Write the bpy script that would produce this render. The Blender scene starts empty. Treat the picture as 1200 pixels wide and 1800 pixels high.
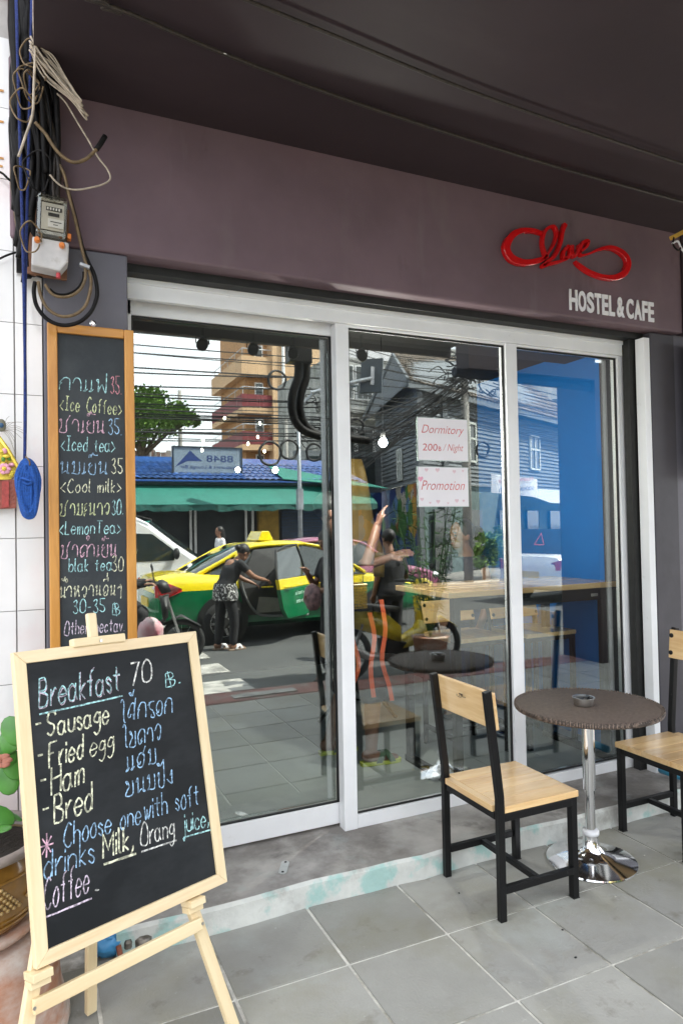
import bpy, bmesh, math, random
from mathutils import Vector as V, Matrix, Euler
random.seed(7)
PI = math.pi
R = math.radians
scene = bpy.context.scene
COL = scene.collection

# ---------------------------------------------------------------- camera, sky, sun, exposure
cam_data = bpy.data.cameras.new('camera')
cam = bpy.data.objects.new('camera', cam_data)
COL.objects.link(cam)
cam_data.sensor_fit = 'VERTICAL'
cam_data.sensor_height = 24
cam_data.lens = 24 * 1201.39 / 1800
cam_data.clip_start = .05
cam_data.clip_end = 2000
cr = V((0.90938, -0.41553, -0.01898)); cu = V((0.00842, -0.02724, 0.99959)); cf = V((0.41588, 0.90917, 0.02127))
cam.matrix_world = Matrix(((cr.x, cu.x, -cf.x, 0), (cr.y, cu.y, -cf.y, 0), (cr.z, cu.z, -cf.z, 1.57), (0, 0, 0, 1)))
scene.camera = cam
scene.view_settings.view_transform = 'Standard'
scene.view_settings.look = 'None'
scene.view_settings.gamma = 1
scene.view_settings.exposure = 2.3
scene.view_settings.use_curve_mapping = False
scene.cycles.max_bounces = 10
scene.cycles.diffuse_bounces = 4
scene.cycles.glossy_bounces = 5
scene.cycles.transparent_max_bounces = 24
scene.cycles.sample_clamp_indirect = 6
scene.cycles.caustics_reflective = False

SUN_EL, SUN_AZ = R(56), R(64)          # azimuth from +Y towards +X
world = bpy.data.worlds.new('World'); scene.world = world; world.use_nodes = True
wn = world.node_tree.nodes; wl = world.node_tree.links
wn.clear()
wo = wn.new('ShaderNodeOutputWorld'); bg = wn.new('ShaderNodeBackground'); sky = wn.new('ShaderNodeTexSky')
sky.sky_type = 'NISHITA'; sky.sun_disc = False; sky.sun_elevation = SUN_EL; sky.sun_rotation = SUN_AZ
sky.air_density = 1.2; sky.dust_density = 2.5; sky.ozone_density = 1.2
tc = wn.new('ShaderNodeTexCoord'); mp = wn.new('ShaderNodeMapping'); mp.inputs['Scale'].default_value = (1, 1, 2.6)
nz = wn.new('ShaderNodeTexNoise'); nz.inputs['Scale'].default_value = 1.7; nz.inputs['Detail'].default_value = 8; nz.inputs['Roughness'].default_value = .58
rp = wn.new('ShaderNodeValToRGB'); rp.color_ramp.elements[0].position = .30; rp.color_ramp.elements[1].position = .60
mx = wn.new('ShaderNodeMix'); mx.data_type = 'RGBA'
mx.inputs['B'].default_value = (7.6, 7.7, 7.8, 1)
wl.new(tc.outputs['Generated'], mp.inputs['Vector']); wl.new(mp.outputs[0], nz.inputs['Vector'])
wl.new(nz.outputs['Fac'], rp.inputs[0]); wl.new(rp.outputs[0], mx.inputs['Factor'])
wl.new(sky.outputs[0], mx.inputs['A']); wl.new(mx.outputs['Result'], bg.inputs['Color'])
bg.inputs['Strength'].default_value = .11
wl.new(bg.outputs[0], wo.inputs[0])

sd = bpy.data.lights.new('sun', 'SUN'); sd.energy = 3.6; sd.angle = R(.53); sd.color = (1, .95, .87)
sun = bpy.data.objects.new('sun', sd); COL.objects.link(sun)
sdir = V((math.sin(SUN_AZ) * math.cos(SUN_EL), math.cos(SUN_AZ) * math.cos(SUN_EL), math.sin(SUN_EL)))
sun.rotation_euler = sdir.to_track_quat('Z', 'Y').to_euler()

# ---------------------------------------------------------------- mesh builder
class MB:
    def __init__(s): s.v = []; s.f = []; s.m = []
    def add(s, vs, fs, mi=0):
        o = len(s.v); s.v += [tuple(v) for v in vs]
        for f in fs: s.f.append(tuple(i + o for i in f)); s.m.append(mi)
        return s
    def box(s, lo, hi, mi=0):
        x0, y0, z0 = lo; x1, y1, z1 = hi
        return s.add([(x0, y0, z0), (x1, y0, z0), (x1, y1, z0), (x0, y1, z0), (x0, y0, z1), (x1, y0, z1), (x1, y1, z1), (x0, y1, z1)],
                     [(3, 2, 1, 0), (4, 5, 6, 7), (0, 1, 5, 4), (1, 2, 6, 5), (2, 3, 7, 6), (3, 0, 4, 7)], mi)
    def obox(s, c, ax, ay, az, mi=0):          # oriented box: centre and half vectors
        c = V(c); ax = V(ax); ay = V(ay); az = V(az); vs = []
        for k in (-1, 1):
            for a, b in ((-1, -1), (1, -1), (1, 1), (-1, 1)): vs.append(c + a * ax + b * ay + k * az)
        return s.add(vs, [(3, 2, 1, 0), (4, 5, 6, 7), (0, 1, 5, 4), (1, 2, 6, 5), (2, 3, 7, 6), (3, 0, 4, 7)], mi)
    def bar(s, a, b, w, h, up=(0, 0, 1), mi=0):  # rectangular bar from a to b
        a = V(a); b = V(b); d = (b - a); L = d.length; d.normalize(); x = d.cross(V(up))
        if x.length < 1e-4: x = d.cross(V((1, 0, 0)))
        x.normalize(); y = x.cross(d)
        return s.obox((a + b) / 2, x * w / 2, d * L / 2, y * h / 2, mi)
    def tube(s, pts, r, n=8, mi=0, caps=True, closed=False):
        pts = [V(p) for p in pts]; m = len(pts); rs = r if isinstance(r, (list, tuple)) else [r] * m
        t0 = (pts[1] - pts[0]).normalized(); nrm = t0.orthogonal().normalized(); base = len(s.v); prev = t0
        for i, p in enumerate(pts):
            if closed: t = (pts[(i + 1) % m] - pts[i - 1]).normalized()
            else: t = (pts[min(i + 1, m - 1)] - pts[max(i - 1, 0)])
            t = t.normalized() if t.length > 1e-9 else prev
            q = prev.rotation_difference(t); nrm = (q @ nrm); nrm = (nrm - t * nrm.dot(t)).normalized(); prev = t
            bi = t.cross(nrm)
            for k in range(n):
                a = 2 * PI * k / n; s.v.append(tuple(p + (nrm * math.cos(a) + bi * math.sin(a)) * rs[i]))
        for i in range(m if closed else m - 1):
            j = (i + 1) % m
            for k in range(n):
                l = (k + 1) % n
                s.f.append((base + i * n + k, base + i * n + l, base + j * n + l, base + j * n + k)); s.m.append(mi)
        if caps and not closed:
            s.f.append(tuple(base + k for k in reversed(range(n)))); s.m.append(mi)
            s.f.append(tuple(base + (m - 1) * n + k for k in range(n))); s.m.append(mi)
        return s
    def lathe(s, prof, n=32, c=(0, 0, 0), mi=0, cap=True):
        o = len(s.v); cx, cy, cz = c
        for r, z in prof:
            for k in range(n): a = 2 * PI * k / n; s.v.append((cx + r * math.cos(a), cy + r * math.sin(a), cz + z))
        for i in range(len(prof) - 1):
            for k in range(n):
                l = (k + 1) % n; s.f.append((o + i * n + k, o + i * n + l, o + (i + 1) * n + l, o + (i + 1) * n + k)); s.m.append(mi)
        if cap:
            s.f.append(tuple(o + k for k in reversed(range(n)))); s.m.append(mi)
            s.f.append(tuple(o + (len(prof) - 1) * n + k for k in range(n))); s.m.append(mi)
        return s
    def ell(s, c, r, n=16, m=10, rot=None, mi=0):
        o = len(s.v); c = V(c)
        for i in range(m + 1):
            th = PI * i / m
            for k in range(n):
                a = 2 * PI * k / n; p = V((r[0] * math.sin(th) * math.cos(a), r[1] * math.sin(th) * math.sin(a), r[2] * math.cos(th)))
                if rot is not None: p = rot @ p
                s.v.append(tuple(c + p))
        for i in range(m):
            for k in range(n):
                l = (k + 1) % n; s.f.append((o + i * n + k, o + (i + 1) * n + k, o + (i + 1) * n + l, o + i * n + l)); s.m.append(mi)
        return s
    def loft(s, rings, cap=True, mi=0, closed=True):
        o = len(s.v); n = len(rings[0])
        for r in rings: s.v += [tuple(p) for p in r]
        for i in range(len(rings) - 1):
            for k in range(n if closed else n - 1):
                l = (k + 1) % n; s.f.append((o + i * n + k, o + i * n + l, o + (i + 1) * n + l, o + (i + 1) * n + k)); s.m.append(mi)
        if cap:
            s.f.append(tuple(o + k for k in reversed(range(n)))); s.m.append(mi)
            s.f.append(tuple(o + (len(rings) - 1) * n + k for k in range(n))); s.m.append(mi)
        return s
    def prism(s, poly, d, mi=0):                 # polygon (3-D points) extruded by vector d
        d = V(d); n = len(poly); a = [V(p) for p in poly]
        fs = [tuple(range(n)), tuple(reversed(range(n, 2 * n)))] + [(i, i + n, (i + 1) % n + n, (i + 1) % n) for i in range(n)]
        return s.add(a + [p + d for p in a], fs, mi)
    def mesh(s, name, mats, smooth=False):
        me = bpy.data.meshes.new(name); me.from_pydata(s.v, [], s.f)
        for m in (mats if isinstance(mats, (list, tuple)) else [mats]): me.materials.append(m)
        if any(s.m): me.polygons.foreach_set('material_index', s.m)
        if smooth: me.polygons.foreach_set('use_smooth', [True] * len(me.polygons))
        me.update()
        bm = bmesh.new(); bm.from_mesh(me); bmesh.ops.recalc_face_normals(bm, faces=bm.faces); bm.to_mesh(me); bm.free()
        return me
    def build(s, name, mats, parent=None, smooth=False, bevel=0, loc=None, sub=0, auto=0):
        me = s.mesh(name, mats, smooth or auto > 0)
        if auto: me.set_sharp_from_angle(angle=R(auto))
        return link(name, me, parent, loc, bevel, sub)

def link(name, me, parent=None, loc=None, bevel=0, sub=0):
    o = bpy.data.objects.new(name, me); COL.objects.link(o)
    if parent is not None: o.parent = parent
    if loc is not None: o.location = loc
    if bevel:
        b = o.modifiers.new('bevel', 'BEVEL'); b.width = bevel; b.segments = 2; b.limit_method = 'ANGLE'; b.angle_limit = R(40)
    if sub:
        b = o.modifiers.new('sub', 'SUBSURF'); b.levels = sub; b.render_levels = sub
    return o
def thing(name, label, cat, loc=(0, 0, 0), rz=0, group=None):
    o = bpy.data.objects.new(name, None); COL.objects.link(o); o.location = loc; o.rotation_euler = (0, 0, rz)
    o.empty_display_size = .1
    return tag(o, label, cat, group)
def tag(o, label, cat, group=None):
    o['label'] = label; o['category'] = cat
    if group: o['group'] = group
    return o
def struct(o): o['kind'] = 'structure'; return o
def stuff(o): o['kind'] = 'stuff'; return o
def copy_tree(o, parent=None):
    c = o.copy(); COL.objects.link(c)
    if parent is not None: c.parent = parent
    for ch in list(o.children): copy_tree(ch, c)
    return c
def smoothpath(pts, k=6, closed=False):
    pts = [V(p) for p in pts]; n = len(pts); out = []
    for i in range(n if closed else n - 1):
        if closed: p0, p1, p2, p3 = pts[i - 1], pts[i], pts[(i + 1) % n], pts[(i + 2) % n]
        else: p0, p1, p2, p3 = pts[max(i - 1, 0)], pts[i], pts[i + 1], pts[min(i + 2, n - 1)]
        for j in range(k):
            t = j / k
            out.append(.5 * ((2 * p1) + (p2 - p0) * t + (2 * p0 - 5 * p1 + 4 * p2 - p3) * t * t + (3 * p1 - p0 - 3 * p2 + p3) * t ** 3))
    if not closed: out.append(pts[-1])
    return out

# ---------------------------------------------------------------- materials
MATS = {}
def mat(name, col, rough=.6, metal=0, var=.2, scale=6, bump=0, bscale=60, stretch=(1, 1, 1), col2=None, lo=.35, hi=.65, coat=0, detail=6, emit=0, rvar=0):
    m = bpy.data.materials.new(name); m.use_nodes = True; n = m.node_tree.nodes; l = m.node_tree.links
    b = n['Principled BSDF']; b.inputs['Roughness'].default_value = rough; b.inputs['Metallic'].default_value = metal
    b.inputs['Coat Weight'].default_value = coat; b.inputs['Coat Roughness'].default_value = .06
    t = n.new('ShaderNodeTexCoord'); mp = n.new('ShaderNodeMapping'); mp.inputs['Scale'].default_value = stretch
    l.new(t.outputs['Object'], mp.inputs['Vector'])
    nz = n.new('ShaderNodeTexNoise'); nz.inputs['Scale'].default_value = scale; nz.inputs['Detail'].default_value = detail; nz.inputs['Roughness'].default_value = .6
    l.new(mp.outputs[0], nz.inputs['Vector'])
    rp = n.new('ShaderNodeValToRGB'); c = V(col)
    a = c * (1 - var) if col2 is None else V(col2); d = c * (1 + var * .5) if col2 is None else c
    rp.color_ramp.elements[0].color = (*a, 1); rp.color_ramp.elements[1].color = (*[min(x, .95) for x in d], 1)
    rp.color_ramp.elements[0].position = lo; rp.color_ramp.elements[1].position = hi
    l.new(nz.outputs['Fac'], rp.inputs[0]); l.new(rp.outputs[0], b.inputs['Base Color'])
    if rvar:
        mr = n.new('ShaderNodeMapRange'); mr.inputs['To Min'].default_value = max(rough - rvar, .02); mr.inputs['To Max'].default_value = min(rough + rvar, 1)
        mr.inputs['From Min'].default_value = .3; mr.inputs['From Max'].default_value = .7
        l.new(nz.outputs['Fac'], mr.inputs['Value']); l.new(mr.outputs[0], b.inputs['Roughness'])
    if bump:
        n2 = n.new('ShaderNodeTexNoise'); n2.inputs['Scale'].default_value = bscale; n2.inputs['Detail'].default_value = 4
        l.new(mp.outputs[0], n2.inputs['Vector']); bp = n.new('ShaderNodeBump'); bp.inputs['Strength'].default_value = bump; bp.inputs['Distance'].default_value = .01
        l.new(n2.outputs['Fac'], bp.inputs['Height']); l.new(bp.outputs[0], b.inputs['Normal'])
    if emit: b.inputs['Emission Color'].default_value = (*col, 1); b.inputs['Emission Strength'].default_value = emit
    MATS[name] = m
    return m
def overlay(m, col, scale, lo, hi, stretch=(1, 1, 1), fac=1, world=False):   # a second patchy colour over a material (stains, flaking paint)
    n = m.node_tree.nodes; l = m.node_tree.links; b = n['Principled BSDF']; src = b.inputs['Base Color'].links[0].from_socket
    t = n.new('ShaderNodeTexCoord'); mp = n.new('ShaderNodeMapping'); mp.inputs['Scale'].default_value = stretch
    mp.inputs['Location'].default_value = (scale * .37, 2.1, 1.3)
    if world:
        g = n.new('ShaderNodeNewGeometry'); l.new(g.outputs['Position'], mp.inputs['Vector'])
    else: l.new(t.outputs['Object'], mp.inputs['Vector'])
    nz = n.new('ShaderNodeTexNoise'); nz.inputs['Scale'].default_value = scale; nz.inputs['Detail'].default_value = 7; nz.inputs['Roughness'].default_value = .62
    l.new(mp.outputs[0], nz.inputs['Vector'])
    mr = n.new('ShaderNodeMapRange'); mr.inputs['From Min'].default_value = lo; mr.inputs['From Max'].default_value = hi; mr.inputs['To Max'].default_value = fac
    l.new(nz.outputs['Fac'], mr.inputs['Value'])
    mx = n.new('ShaderNodeMix'); mx.data_type = 'RGBA'; mx.inputs['B'].default_value = (*col, 1)
    l.new(mr.outputs[0], mx.inputs['Factor']); l.new(src, mx.inputs['A']); l.new(mx.outputs['Result'], b.inputs['Base Color'])
    return m
def piecewise(m, amt):     # every piece of a kind has its own shade
    n = m.node_tree.nodes; l = m.node_tree.links; b = n['Principled BSDF']; src = b.inputs['Base Color'].links[0].from_socket
    oi = n.new('ShaderNodeObjectInfo'); mr = n.new('ShaderNodeMapRange'); mr.inputs['To Min'].default_value = 1 - amt; mr.inputs['To Max'].default_value = 1 + amt * .6
    l.new(oi.outputs['Random'], mr.inputs['Value']); vm = n.new('ShaderNodeVectorMath'); vm.operation = 'SCALE'
    l.new(src, vm.inputs[0]); l.new(mr.outputs[0], vm.inputs['Scale']); l.new(vm.outputs[0], b.inputs['Base Color'])
def woodmat(name, col, dark, axis=0, scale=7, rough=.35, coat=.2, knots=.5):
    m = bpy.data.materials.new(name); m.use_nodes = True; n = m.node_tree.nodes; l = m.node_tree.links; b = n['Principled BSDF']
    b.inputs['Roughness'].default_value = rough; b.inputs['Coat Weight'].default_value = coat; b.inputs['Coat Roughness'].default_value = .15
    t = n.new('ShaderNodeTexCoord'); mp = n.new('ShaderNodeMapping'); st = [9, 9, 9]; st[axis] = .9; mp.inputs['Scale'].default_value = st
    oi = n.new('ShaderNodeObjectInfo'); ad = n.new('ShaderNodeVectorMath'); ad.operation = 'ADD'
    l.new(t.outputs['Object'], ad.inputs[0]); l.new(oi.outputs['Random'], ad.inputs[1]); l.new(ad.outputs[0], mp.inputs['Vector'])
    nz = n.new('ShaderNodeTexNoise'); nz.inputs['Scale'].default_value = scale * .35; nz.inputs['Detail'].default_value = 5; nz.inputs['Distortion'].default_value = 1.2
    l.new(mp.outputs[0], nz.inputs['Vector'])
    n2 = n.new('ShaderNodeTexNoise'); n2.inputs['Scale'].default_value = scale * 3; n2.inputs['Detail'].default_value = 3; l.new(mp.outputs[0], n2.inputs['Vector'])
    mm = n.new('ShaderNodeMath'); mm.operation = 'MULTIPLY_ADD'; mm.inputs[1].default_value = .35; l.new(n2.outputs['Fac'], mm.inputs[0]); l.new(nz.outputs['Fac'], mm.inputs[2])
    rp = n.new('ShaderNodeValToRGB'); rp.color_ramp.elements[0].position = .42; rp.color_ramp.elements[1].position = .82
    rp.color_ramp.elements[0].color = (*dark, 1); rp.color_ramp.elements[1].color = (*col, 1)
    l.new(mm.outputs[0], rp.inputs[0]); l.new(rp.outputs[0], b.inputs['Base Color'])
    bp = n.new('ShaderNodeBump'); bp.inputs['Strength'].default_value = .08; bp.inputs['Distance'].default_value = .004; l.new(n2.outputs['Fac'], bp.inputs['Height']); l.new(bp.outputs[0], b.inputs['Normal'])
    return m
def glassmat(name, refl, tint, tinted=False):
    m = bpy.data.materials.new(name); m.use_nodes = True; n = m.node_tree.nodes; l = m.node_tree.links; n.clear()
    o = n.new('ShaderNodeOutputMaterial'); mx = n.new('ShaderNodeMixShader'); tr = n.new('ShaderNodeBsdfTransparent'); gl = n.new('ShaderNodeBsdfGlossy')
    tr.inputs['Color'].default_value = (*tint, 1); gl.inputs['Roughness'].default_value = 0; gl.inputs['Color'].default_value = (.96, 1, .98, 1)
    lw = n.new('ShaderNodeLayerWeight'); lw.inputs['Blend'].default_value = .5
    pw = n.new('ShaderNodeMath'); pw.operation = 'POWER'; pw.inputs[1].default_value = 3; l.new(lw.outputs['Facing'], pw.inputs[0])
    mr = n.new('ShaderNodeMapRange'); mr.inputs['To Min'].default_value = refl; mr.inputs['To Max'].default_value = .95; l.new(pw.outputs[0], mr.inputs['Value'])
    l.new(mr.outputs[0], mx.inputs[0]); l.new(tr.outputs[0], mx.inputs[1]); l.new(gl.outputs[0], mx.inputs[2]); l.new(mx.outputs[0], o.inputs[0])
    return m

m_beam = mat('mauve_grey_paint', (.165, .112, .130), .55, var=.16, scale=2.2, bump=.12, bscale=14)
overlay(m_beam, (.165, .082, .105), .7, .45, .68, fac=.8); overlay(m_beam, (.19, .15, .155), 3.5, .60, .74, (1, 1, .35), .5)
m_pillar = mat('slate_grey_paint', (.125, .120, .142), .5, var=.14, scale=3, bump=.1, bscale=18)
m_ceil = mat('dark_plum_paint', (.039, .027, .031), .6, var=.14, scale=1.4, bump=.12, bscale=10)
m_black = mat('shutter_black', (.012, .012, .011), .6, var=.4, scale=20)
m_alu = mat('white_powder_coat', (.86, .865, .87), .32, var=.06, scale=3, coat=.15)
overlay(m_alu, (.42, .4, .36), 14, .66, .8, fac=.35)
m_alu_grey = mat('grey_aluminium', (.42, .43, .45), .35, metal=.4, var=.05)
m_gasket = mat('black_gasket', (.01, .01, .01), .5)
m_glass = glassmat('shop_glass', .205, (.93, .97, .96))
m_glass2 = glassmat('fixed_pane_glass', .15, (.95, .98, .97))
m_tilewhite = mat('white_wall_tile', (.72, .70, .69), .14, var=.04, scale=4, coat=.4)
overlay(m_tilewhite, (.70, .46, .46), 1.1, .47, .66, fac=.6, world=True)
m_grout = mat('pale_grout', (.45, .42, .4), .9)
m_frame_orange = woodmat('orange_stained_wood', (.58, .27, .055), (.44, .18, .03), 2, 8, .4, .1)
m_frame_orange_h = woodmat('orange_stained_wood_across', (.58, .27, .055), (.44, .18, .03), 0, 8, .4, .1)
m_board = mat('old_chalkboard', (.034, .040, .045), .6, var=.3, scale=3, stretch=(1, 1, 9), col2=(.028, .033, .038), bump=.15, bscale=40)
overlay(m_board, (.12, .13, .13), 2.2, .5, .8, (1, 1, 6), .5)
m_board2 = mat('black_chalkboard', (.012, .014, .016), .5, var=.2, scale=3)
overlay(m_board2, (.05, .054, .058), 1.3, .44, .72, (1, 2.2, 1), fac=.7)
m_pine_v = woodmat('pale_pine_upright', (.80, .66, .42), (.72, .55, .31), 1, 5, .45, .05)
m_pine_h = woodmat('pale_pine_across', (.80, .65, .42), (.70, .52, .30), 0, 5, .45, .05)
for m_ in (m_pine_v, m_pine_h): overlay(m_, (.50, .30, .13), 7, .69, .74, (1, .6, 1), .8)
m_seat = woodmat('lacquered_rubberwood', (.84, .58, .29), (.68, .40, .16), 0, 5, .22, .55)
m_seat_y = woodmat('lacquered_rubberwood_across', (.84, .59, .30), (.68, .41, .17), 1, 5, .22, .55)
overlay(m_seat, (.58, .33, .13), 6, .66, .72, (.5, 1.4, 1), .6); overlay(m_seat_y, (.58, .33, .13), 6, .66, .72, (1.4, .5, 1), .6)
m_blacksteel = mat('black_painted_steel', (.006, .006, .0065), .38, var=.2, bump=.05, bscale=120)
m_chrome = mat('chrome', (.85, .85, .86), .10, metal=1, var=.03)
m_steel = mat('brushed_steel', (.55, .54, .52), .28, metal=1, var=.1, scale=30)
m_conc = mat('stained_concrete', (.42, .40, .37), .75, var=.3, scale=3.5, bump=.35, bscale=45)
overlay(m_conc, (.17, .155, .14), 2.6, .46, .62, fac=.85); overlay(m_conc, (.10, .09, .085), 8, .58, .70, fac=.5); overlay(m_conc, (.36, .40, .38), 5, .56, .7, fac=.6)
overlay(m_blacksteel, (.10, .095, .09), 26, .70, .74, fac=.7)
m_concface = mat('flaking_teal_step_paint', (.62, .63, .59), .8, var=.15, scale=7, bump=.5, bscale=35)
overlay(m_concface, (.24, .50, .46), 5.5, .515, .60, fac=.65); overlay(m_concface, (.30, .28, .25), 4, .58, .68, fac=.7)
m_slab = mat('grey_paving_slab', (.335, .33, .30), .7, var=.14, scale=2.6, bump=.25, bscale=90, rvar=.12)
overlay(m_slab, (.27, .26, .20), 2.2, .48, .68, fac=.8, world=True); overlay(m_slab, (.43, .46, .44), 1.7, .55, .75, fac=.7, world=True); overlay(m_slab, (.06, .055, .05), 60, .72, .78, fac=.6, world=True)
overlay(m_beam, (.21, .17, .18), 9, .60, .74, (1, 1, .12), .4); overlay(m_beam, (.07, .045, .05), 2.6, .60, .70, (1.4, 1, .5), .5)
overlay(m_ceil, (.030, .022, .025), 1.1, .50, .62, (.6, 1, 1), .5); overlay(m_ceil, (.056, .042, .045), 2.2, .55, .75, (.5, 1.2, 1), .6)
m_joint = mat('pale_mortar_joint', (.72, .70, .64), .9, var=.25, scale=20)
m_white = mat('white_enamel', (.78, .78, .80), .35, var=.04)
m_bluewall = mat('cobalt_blue_wall', (.010, .21, .68), .6, var=.1, scale=1.5, bump=.1, bscale=25)
m_darkwall = mat('dark_interior_wall', (.018, .018, .018), .8)
m_asphalt = mat('asphalt', (.060, .063, .063), .85, var=.25, scale=1.2, bump=.5, bscale=120)
piecewise(m_slab, .16); piecewise(m_tilewhite, .05); piecewise(m_seat, .13); piecewise(m_seat_y, .08)
for m_, s_ in ((m_board2, .2), (m_blacksteel, .3), (m_board, .3), (m_beam, .3), (m_ceil, .25)): m_.node_tree.nodes['Principled BSDF'].inputs['Specular IOR Level'].default_value = s_
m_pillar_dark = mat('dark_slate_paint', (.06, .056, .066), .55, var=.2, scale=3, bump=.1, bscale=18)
overlay(m_slab, (.52, .51, .47), 34, .66, .74, fac=.5, world=True); overlay(m_slab, (.15, .14, .12), 1.1, .54, .66, fac=.55, world=True); overlay(m_joint, (.25, .23, .18), 5, .50, .62, fac=.8)
overlay(m_slab, (.16, .145, .11), 7, .60, .70, fac=.55, world=True)
overlay(m_asphalt, (.085, .088, .085), .7, .45, .7, fac=.7)
m_roadwhite = mat('worn_road_paint', (.40, .39, .36), .75, var=.25, scale=7)
overlay(m_roadwhite, (.13, .13, .12), 7, .52, .62, fac=.8)
m_kerbred = mat('worn_red_kerb_paint', (.26, .12, .10), .75, var=.25, scale=5); overlay(m_kerbred, (.3, .27, .24), 6, .5, .62, fac=.7)

# ---------------------------------------------------------------- street, pavement, step
o = MB().add([(-400, -400, -.13), (400, -400, -.13), (400, 400, -.13), (-400, 400, -.13)], [(0, 1, 2, 3)]).build('ground', mat('dusty_ground', (.2, .19, .17), .9, scale=.3)); struct(o)
o = MB().add([(-60, -9, -.12), (80, -9, -.12), (80, -.2, -.12), (-60, -.2, -.12)], [(0, 1, 2, 3)]).build('road', m_asphalt); struct(o)
mb = MB()
for k in range(9):
    y1 = -.7 - k * .97
    mb.add([(-1.2, y1 - .56, -.116), (2.15, y1 - .56, -.116), (2.15, y1, -.116), (-1.2, y1, -.116)], [(0, 1, 2, 3)])
o = mb.build('zebra_crossing', m_roadwhite); struct(o)
o = MB().box((-60, -18, -.3), (80, -9.3, 0.0)).build('far_pavement', mat('far_paving', (.26, .25, .23), .85, scale=.8)); struct(o)
o = MB().box((-60, -9.3, -.3), (80, -9, 0.01)).build('far_kerb', mat('far_kerb_paint', (.5, .45, .4), .8)); struct(o)
# near pavement: mortar bed with every slab its own piece
pav = MB().box((-8, -.17, -.3), (14, 3.02, -.006)).build('pavement', m_joint); struct(pav)
X0, Y0, DX, DY = .6145, 2.2629, .4166, .4134
slabs = []
for v in range(3):
    g = .0062; b = random.uniform(-.001, .001)
    slabs.append(MB().box((g, g, -.03), (DX - g - .001 * v, DY - g, 0)).mesh('slab', m_slab))
n = 0
for j in range(-5, 1):
    for i in range(-5, 13):
        s = link('paving_slab', slabs[n % 3], pav, (X0 + i * DX + random.uniform(-.001, .001), Y0 + j * DY - DY + DY, random.uniform(-.0012, .0008))); n += 1
        s.rotation_euler = (random.uniform(-.002, .002), random.uniform(-.002, .002), 0)
kb = MB().box((-8, -.2, -.3), (14, .18, 0.004)).build('kerb', m_kerbred, bevel=.015); struct(kb)
link('drain_slab', MB().box((0, 0, 0), (.62, .13, .012)).mesh('drain_slab', m_roadwhite), kb, (1.7, -.02, .004))
rg0 = random.Random(2)
for i in range(16):
    x, y = rg0.uniform(.7, 3.2), rg0.uniform(1.5, 2.6); s = rg0.uniform(.003, .007)
    o = MB().ell((0, 0, 0), (s, s * .7, s * .5), 8, 5, Euler((0, 0, rg0.uniform(0, 3))).to_matrix()).build('pebble', m_joint if i % 3 else m_black, smooth=True); o.location = (x, y, .002); tag(o, ('white' if i % 3 else 'black') + ' speck of grit lying on the paving slabs', 'pebble', 'specks of grit on the paving')
# doorstep
st = MB()
pts = []
xs = [.28 + .13 * i for i in range(25)]
prof = [(x, 2.655 + .008 * math.sin(x * 7) + random.uniform(-.006, .006)) for x in xs]
for i in range(len(prof) - 1):
    (a, ya), (b, yb) = prof[i], prof[i + 1]
    za = zb = .1
    st.add([(a, ya, -.05), (b, yb, -.05), (b, yb + .008, .087), (a, ya + .008, .087)], [(0, 1, 2, 3)], 1)
    st.add([(a, ya + .008, .087), (b, yb + .008, .087), (b, yb + .02, .1), (a, ya + .02, .1)], [(0, 1, 2, 3)], 1)
    st.add([(a, ya + .02, .1), (b, yb + .02, .1), (b, 3.2, .1), (a, 3.2, .1)], [(0, 1, 2, 3)], 0)
st.add([(.28, 2.655, -.05), (.28, 3.2, -.05), (.28, 3.2, .1), (.28, 2.68, .1)], [(0, 1, 2, 3)], 1)
st.add([(3.4, 2.655, -.05), (3.4, 3.2, -.05), (3.4, 3.2, .1), (3.4, 2.68, .1)], [(0, 1, 2, 3)], 1)
step = st.build('doorstep', [m_conc, m_concface]); struct(step)
o = MB().box((3.402, 2.85, -.05), (3.9, 3.2, .1)).build('side_step', m_conc); struct(o)
o = MB().box((-3, 2.79, -.05), (.278, 2.9, .06)).build('wall_footing', m_conc, bevel=.01); struct(o)
# ---------------------------------------------------------------- the shop building
shop = thing('shop_building', 'plum grey painted shopfront with overhanging ceiling above the glass doors', 'building', (1.9, 2.9, 0))
def P(mb, name, m, par=None, **k):          # part placed in world coordinates under the building
    par = par or shop
    o = mb.build(name, m, par, **k); w = V((0, 0, 0)); q = par
    while q: w += q.location; q = q.parent
    o.location = -w
    return o
P(MB().box((-.055, 2.85, 2.69), (3.58, 3.02, 3.4)), 'lintel_beam', m_beam, bevel=.012)
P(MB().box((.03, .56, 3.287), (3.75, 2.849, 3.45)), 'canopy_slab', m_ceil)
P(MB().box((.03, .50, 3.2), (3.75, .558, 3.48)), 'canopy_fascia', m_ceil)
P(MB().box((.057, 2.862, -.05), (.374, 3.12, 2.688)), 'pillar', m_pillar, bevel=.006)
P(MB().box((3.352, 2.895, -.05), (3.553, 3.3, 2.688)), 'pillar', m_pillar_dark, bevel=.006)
P(MB().box((.06, 2.86, 3.46), (9.4, 3.1, 7.2)), 'upper_wall', m_beam)
P(MB().box((.376, 2.945, 2.655), (3.35, 3.6, 2.80)), 'shutter_housing', m_black)
P(MB().box((3.26, 2.97, .1), (3.35, 3.02, 2.655)), 'shutter_slot', m_black)
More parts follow.
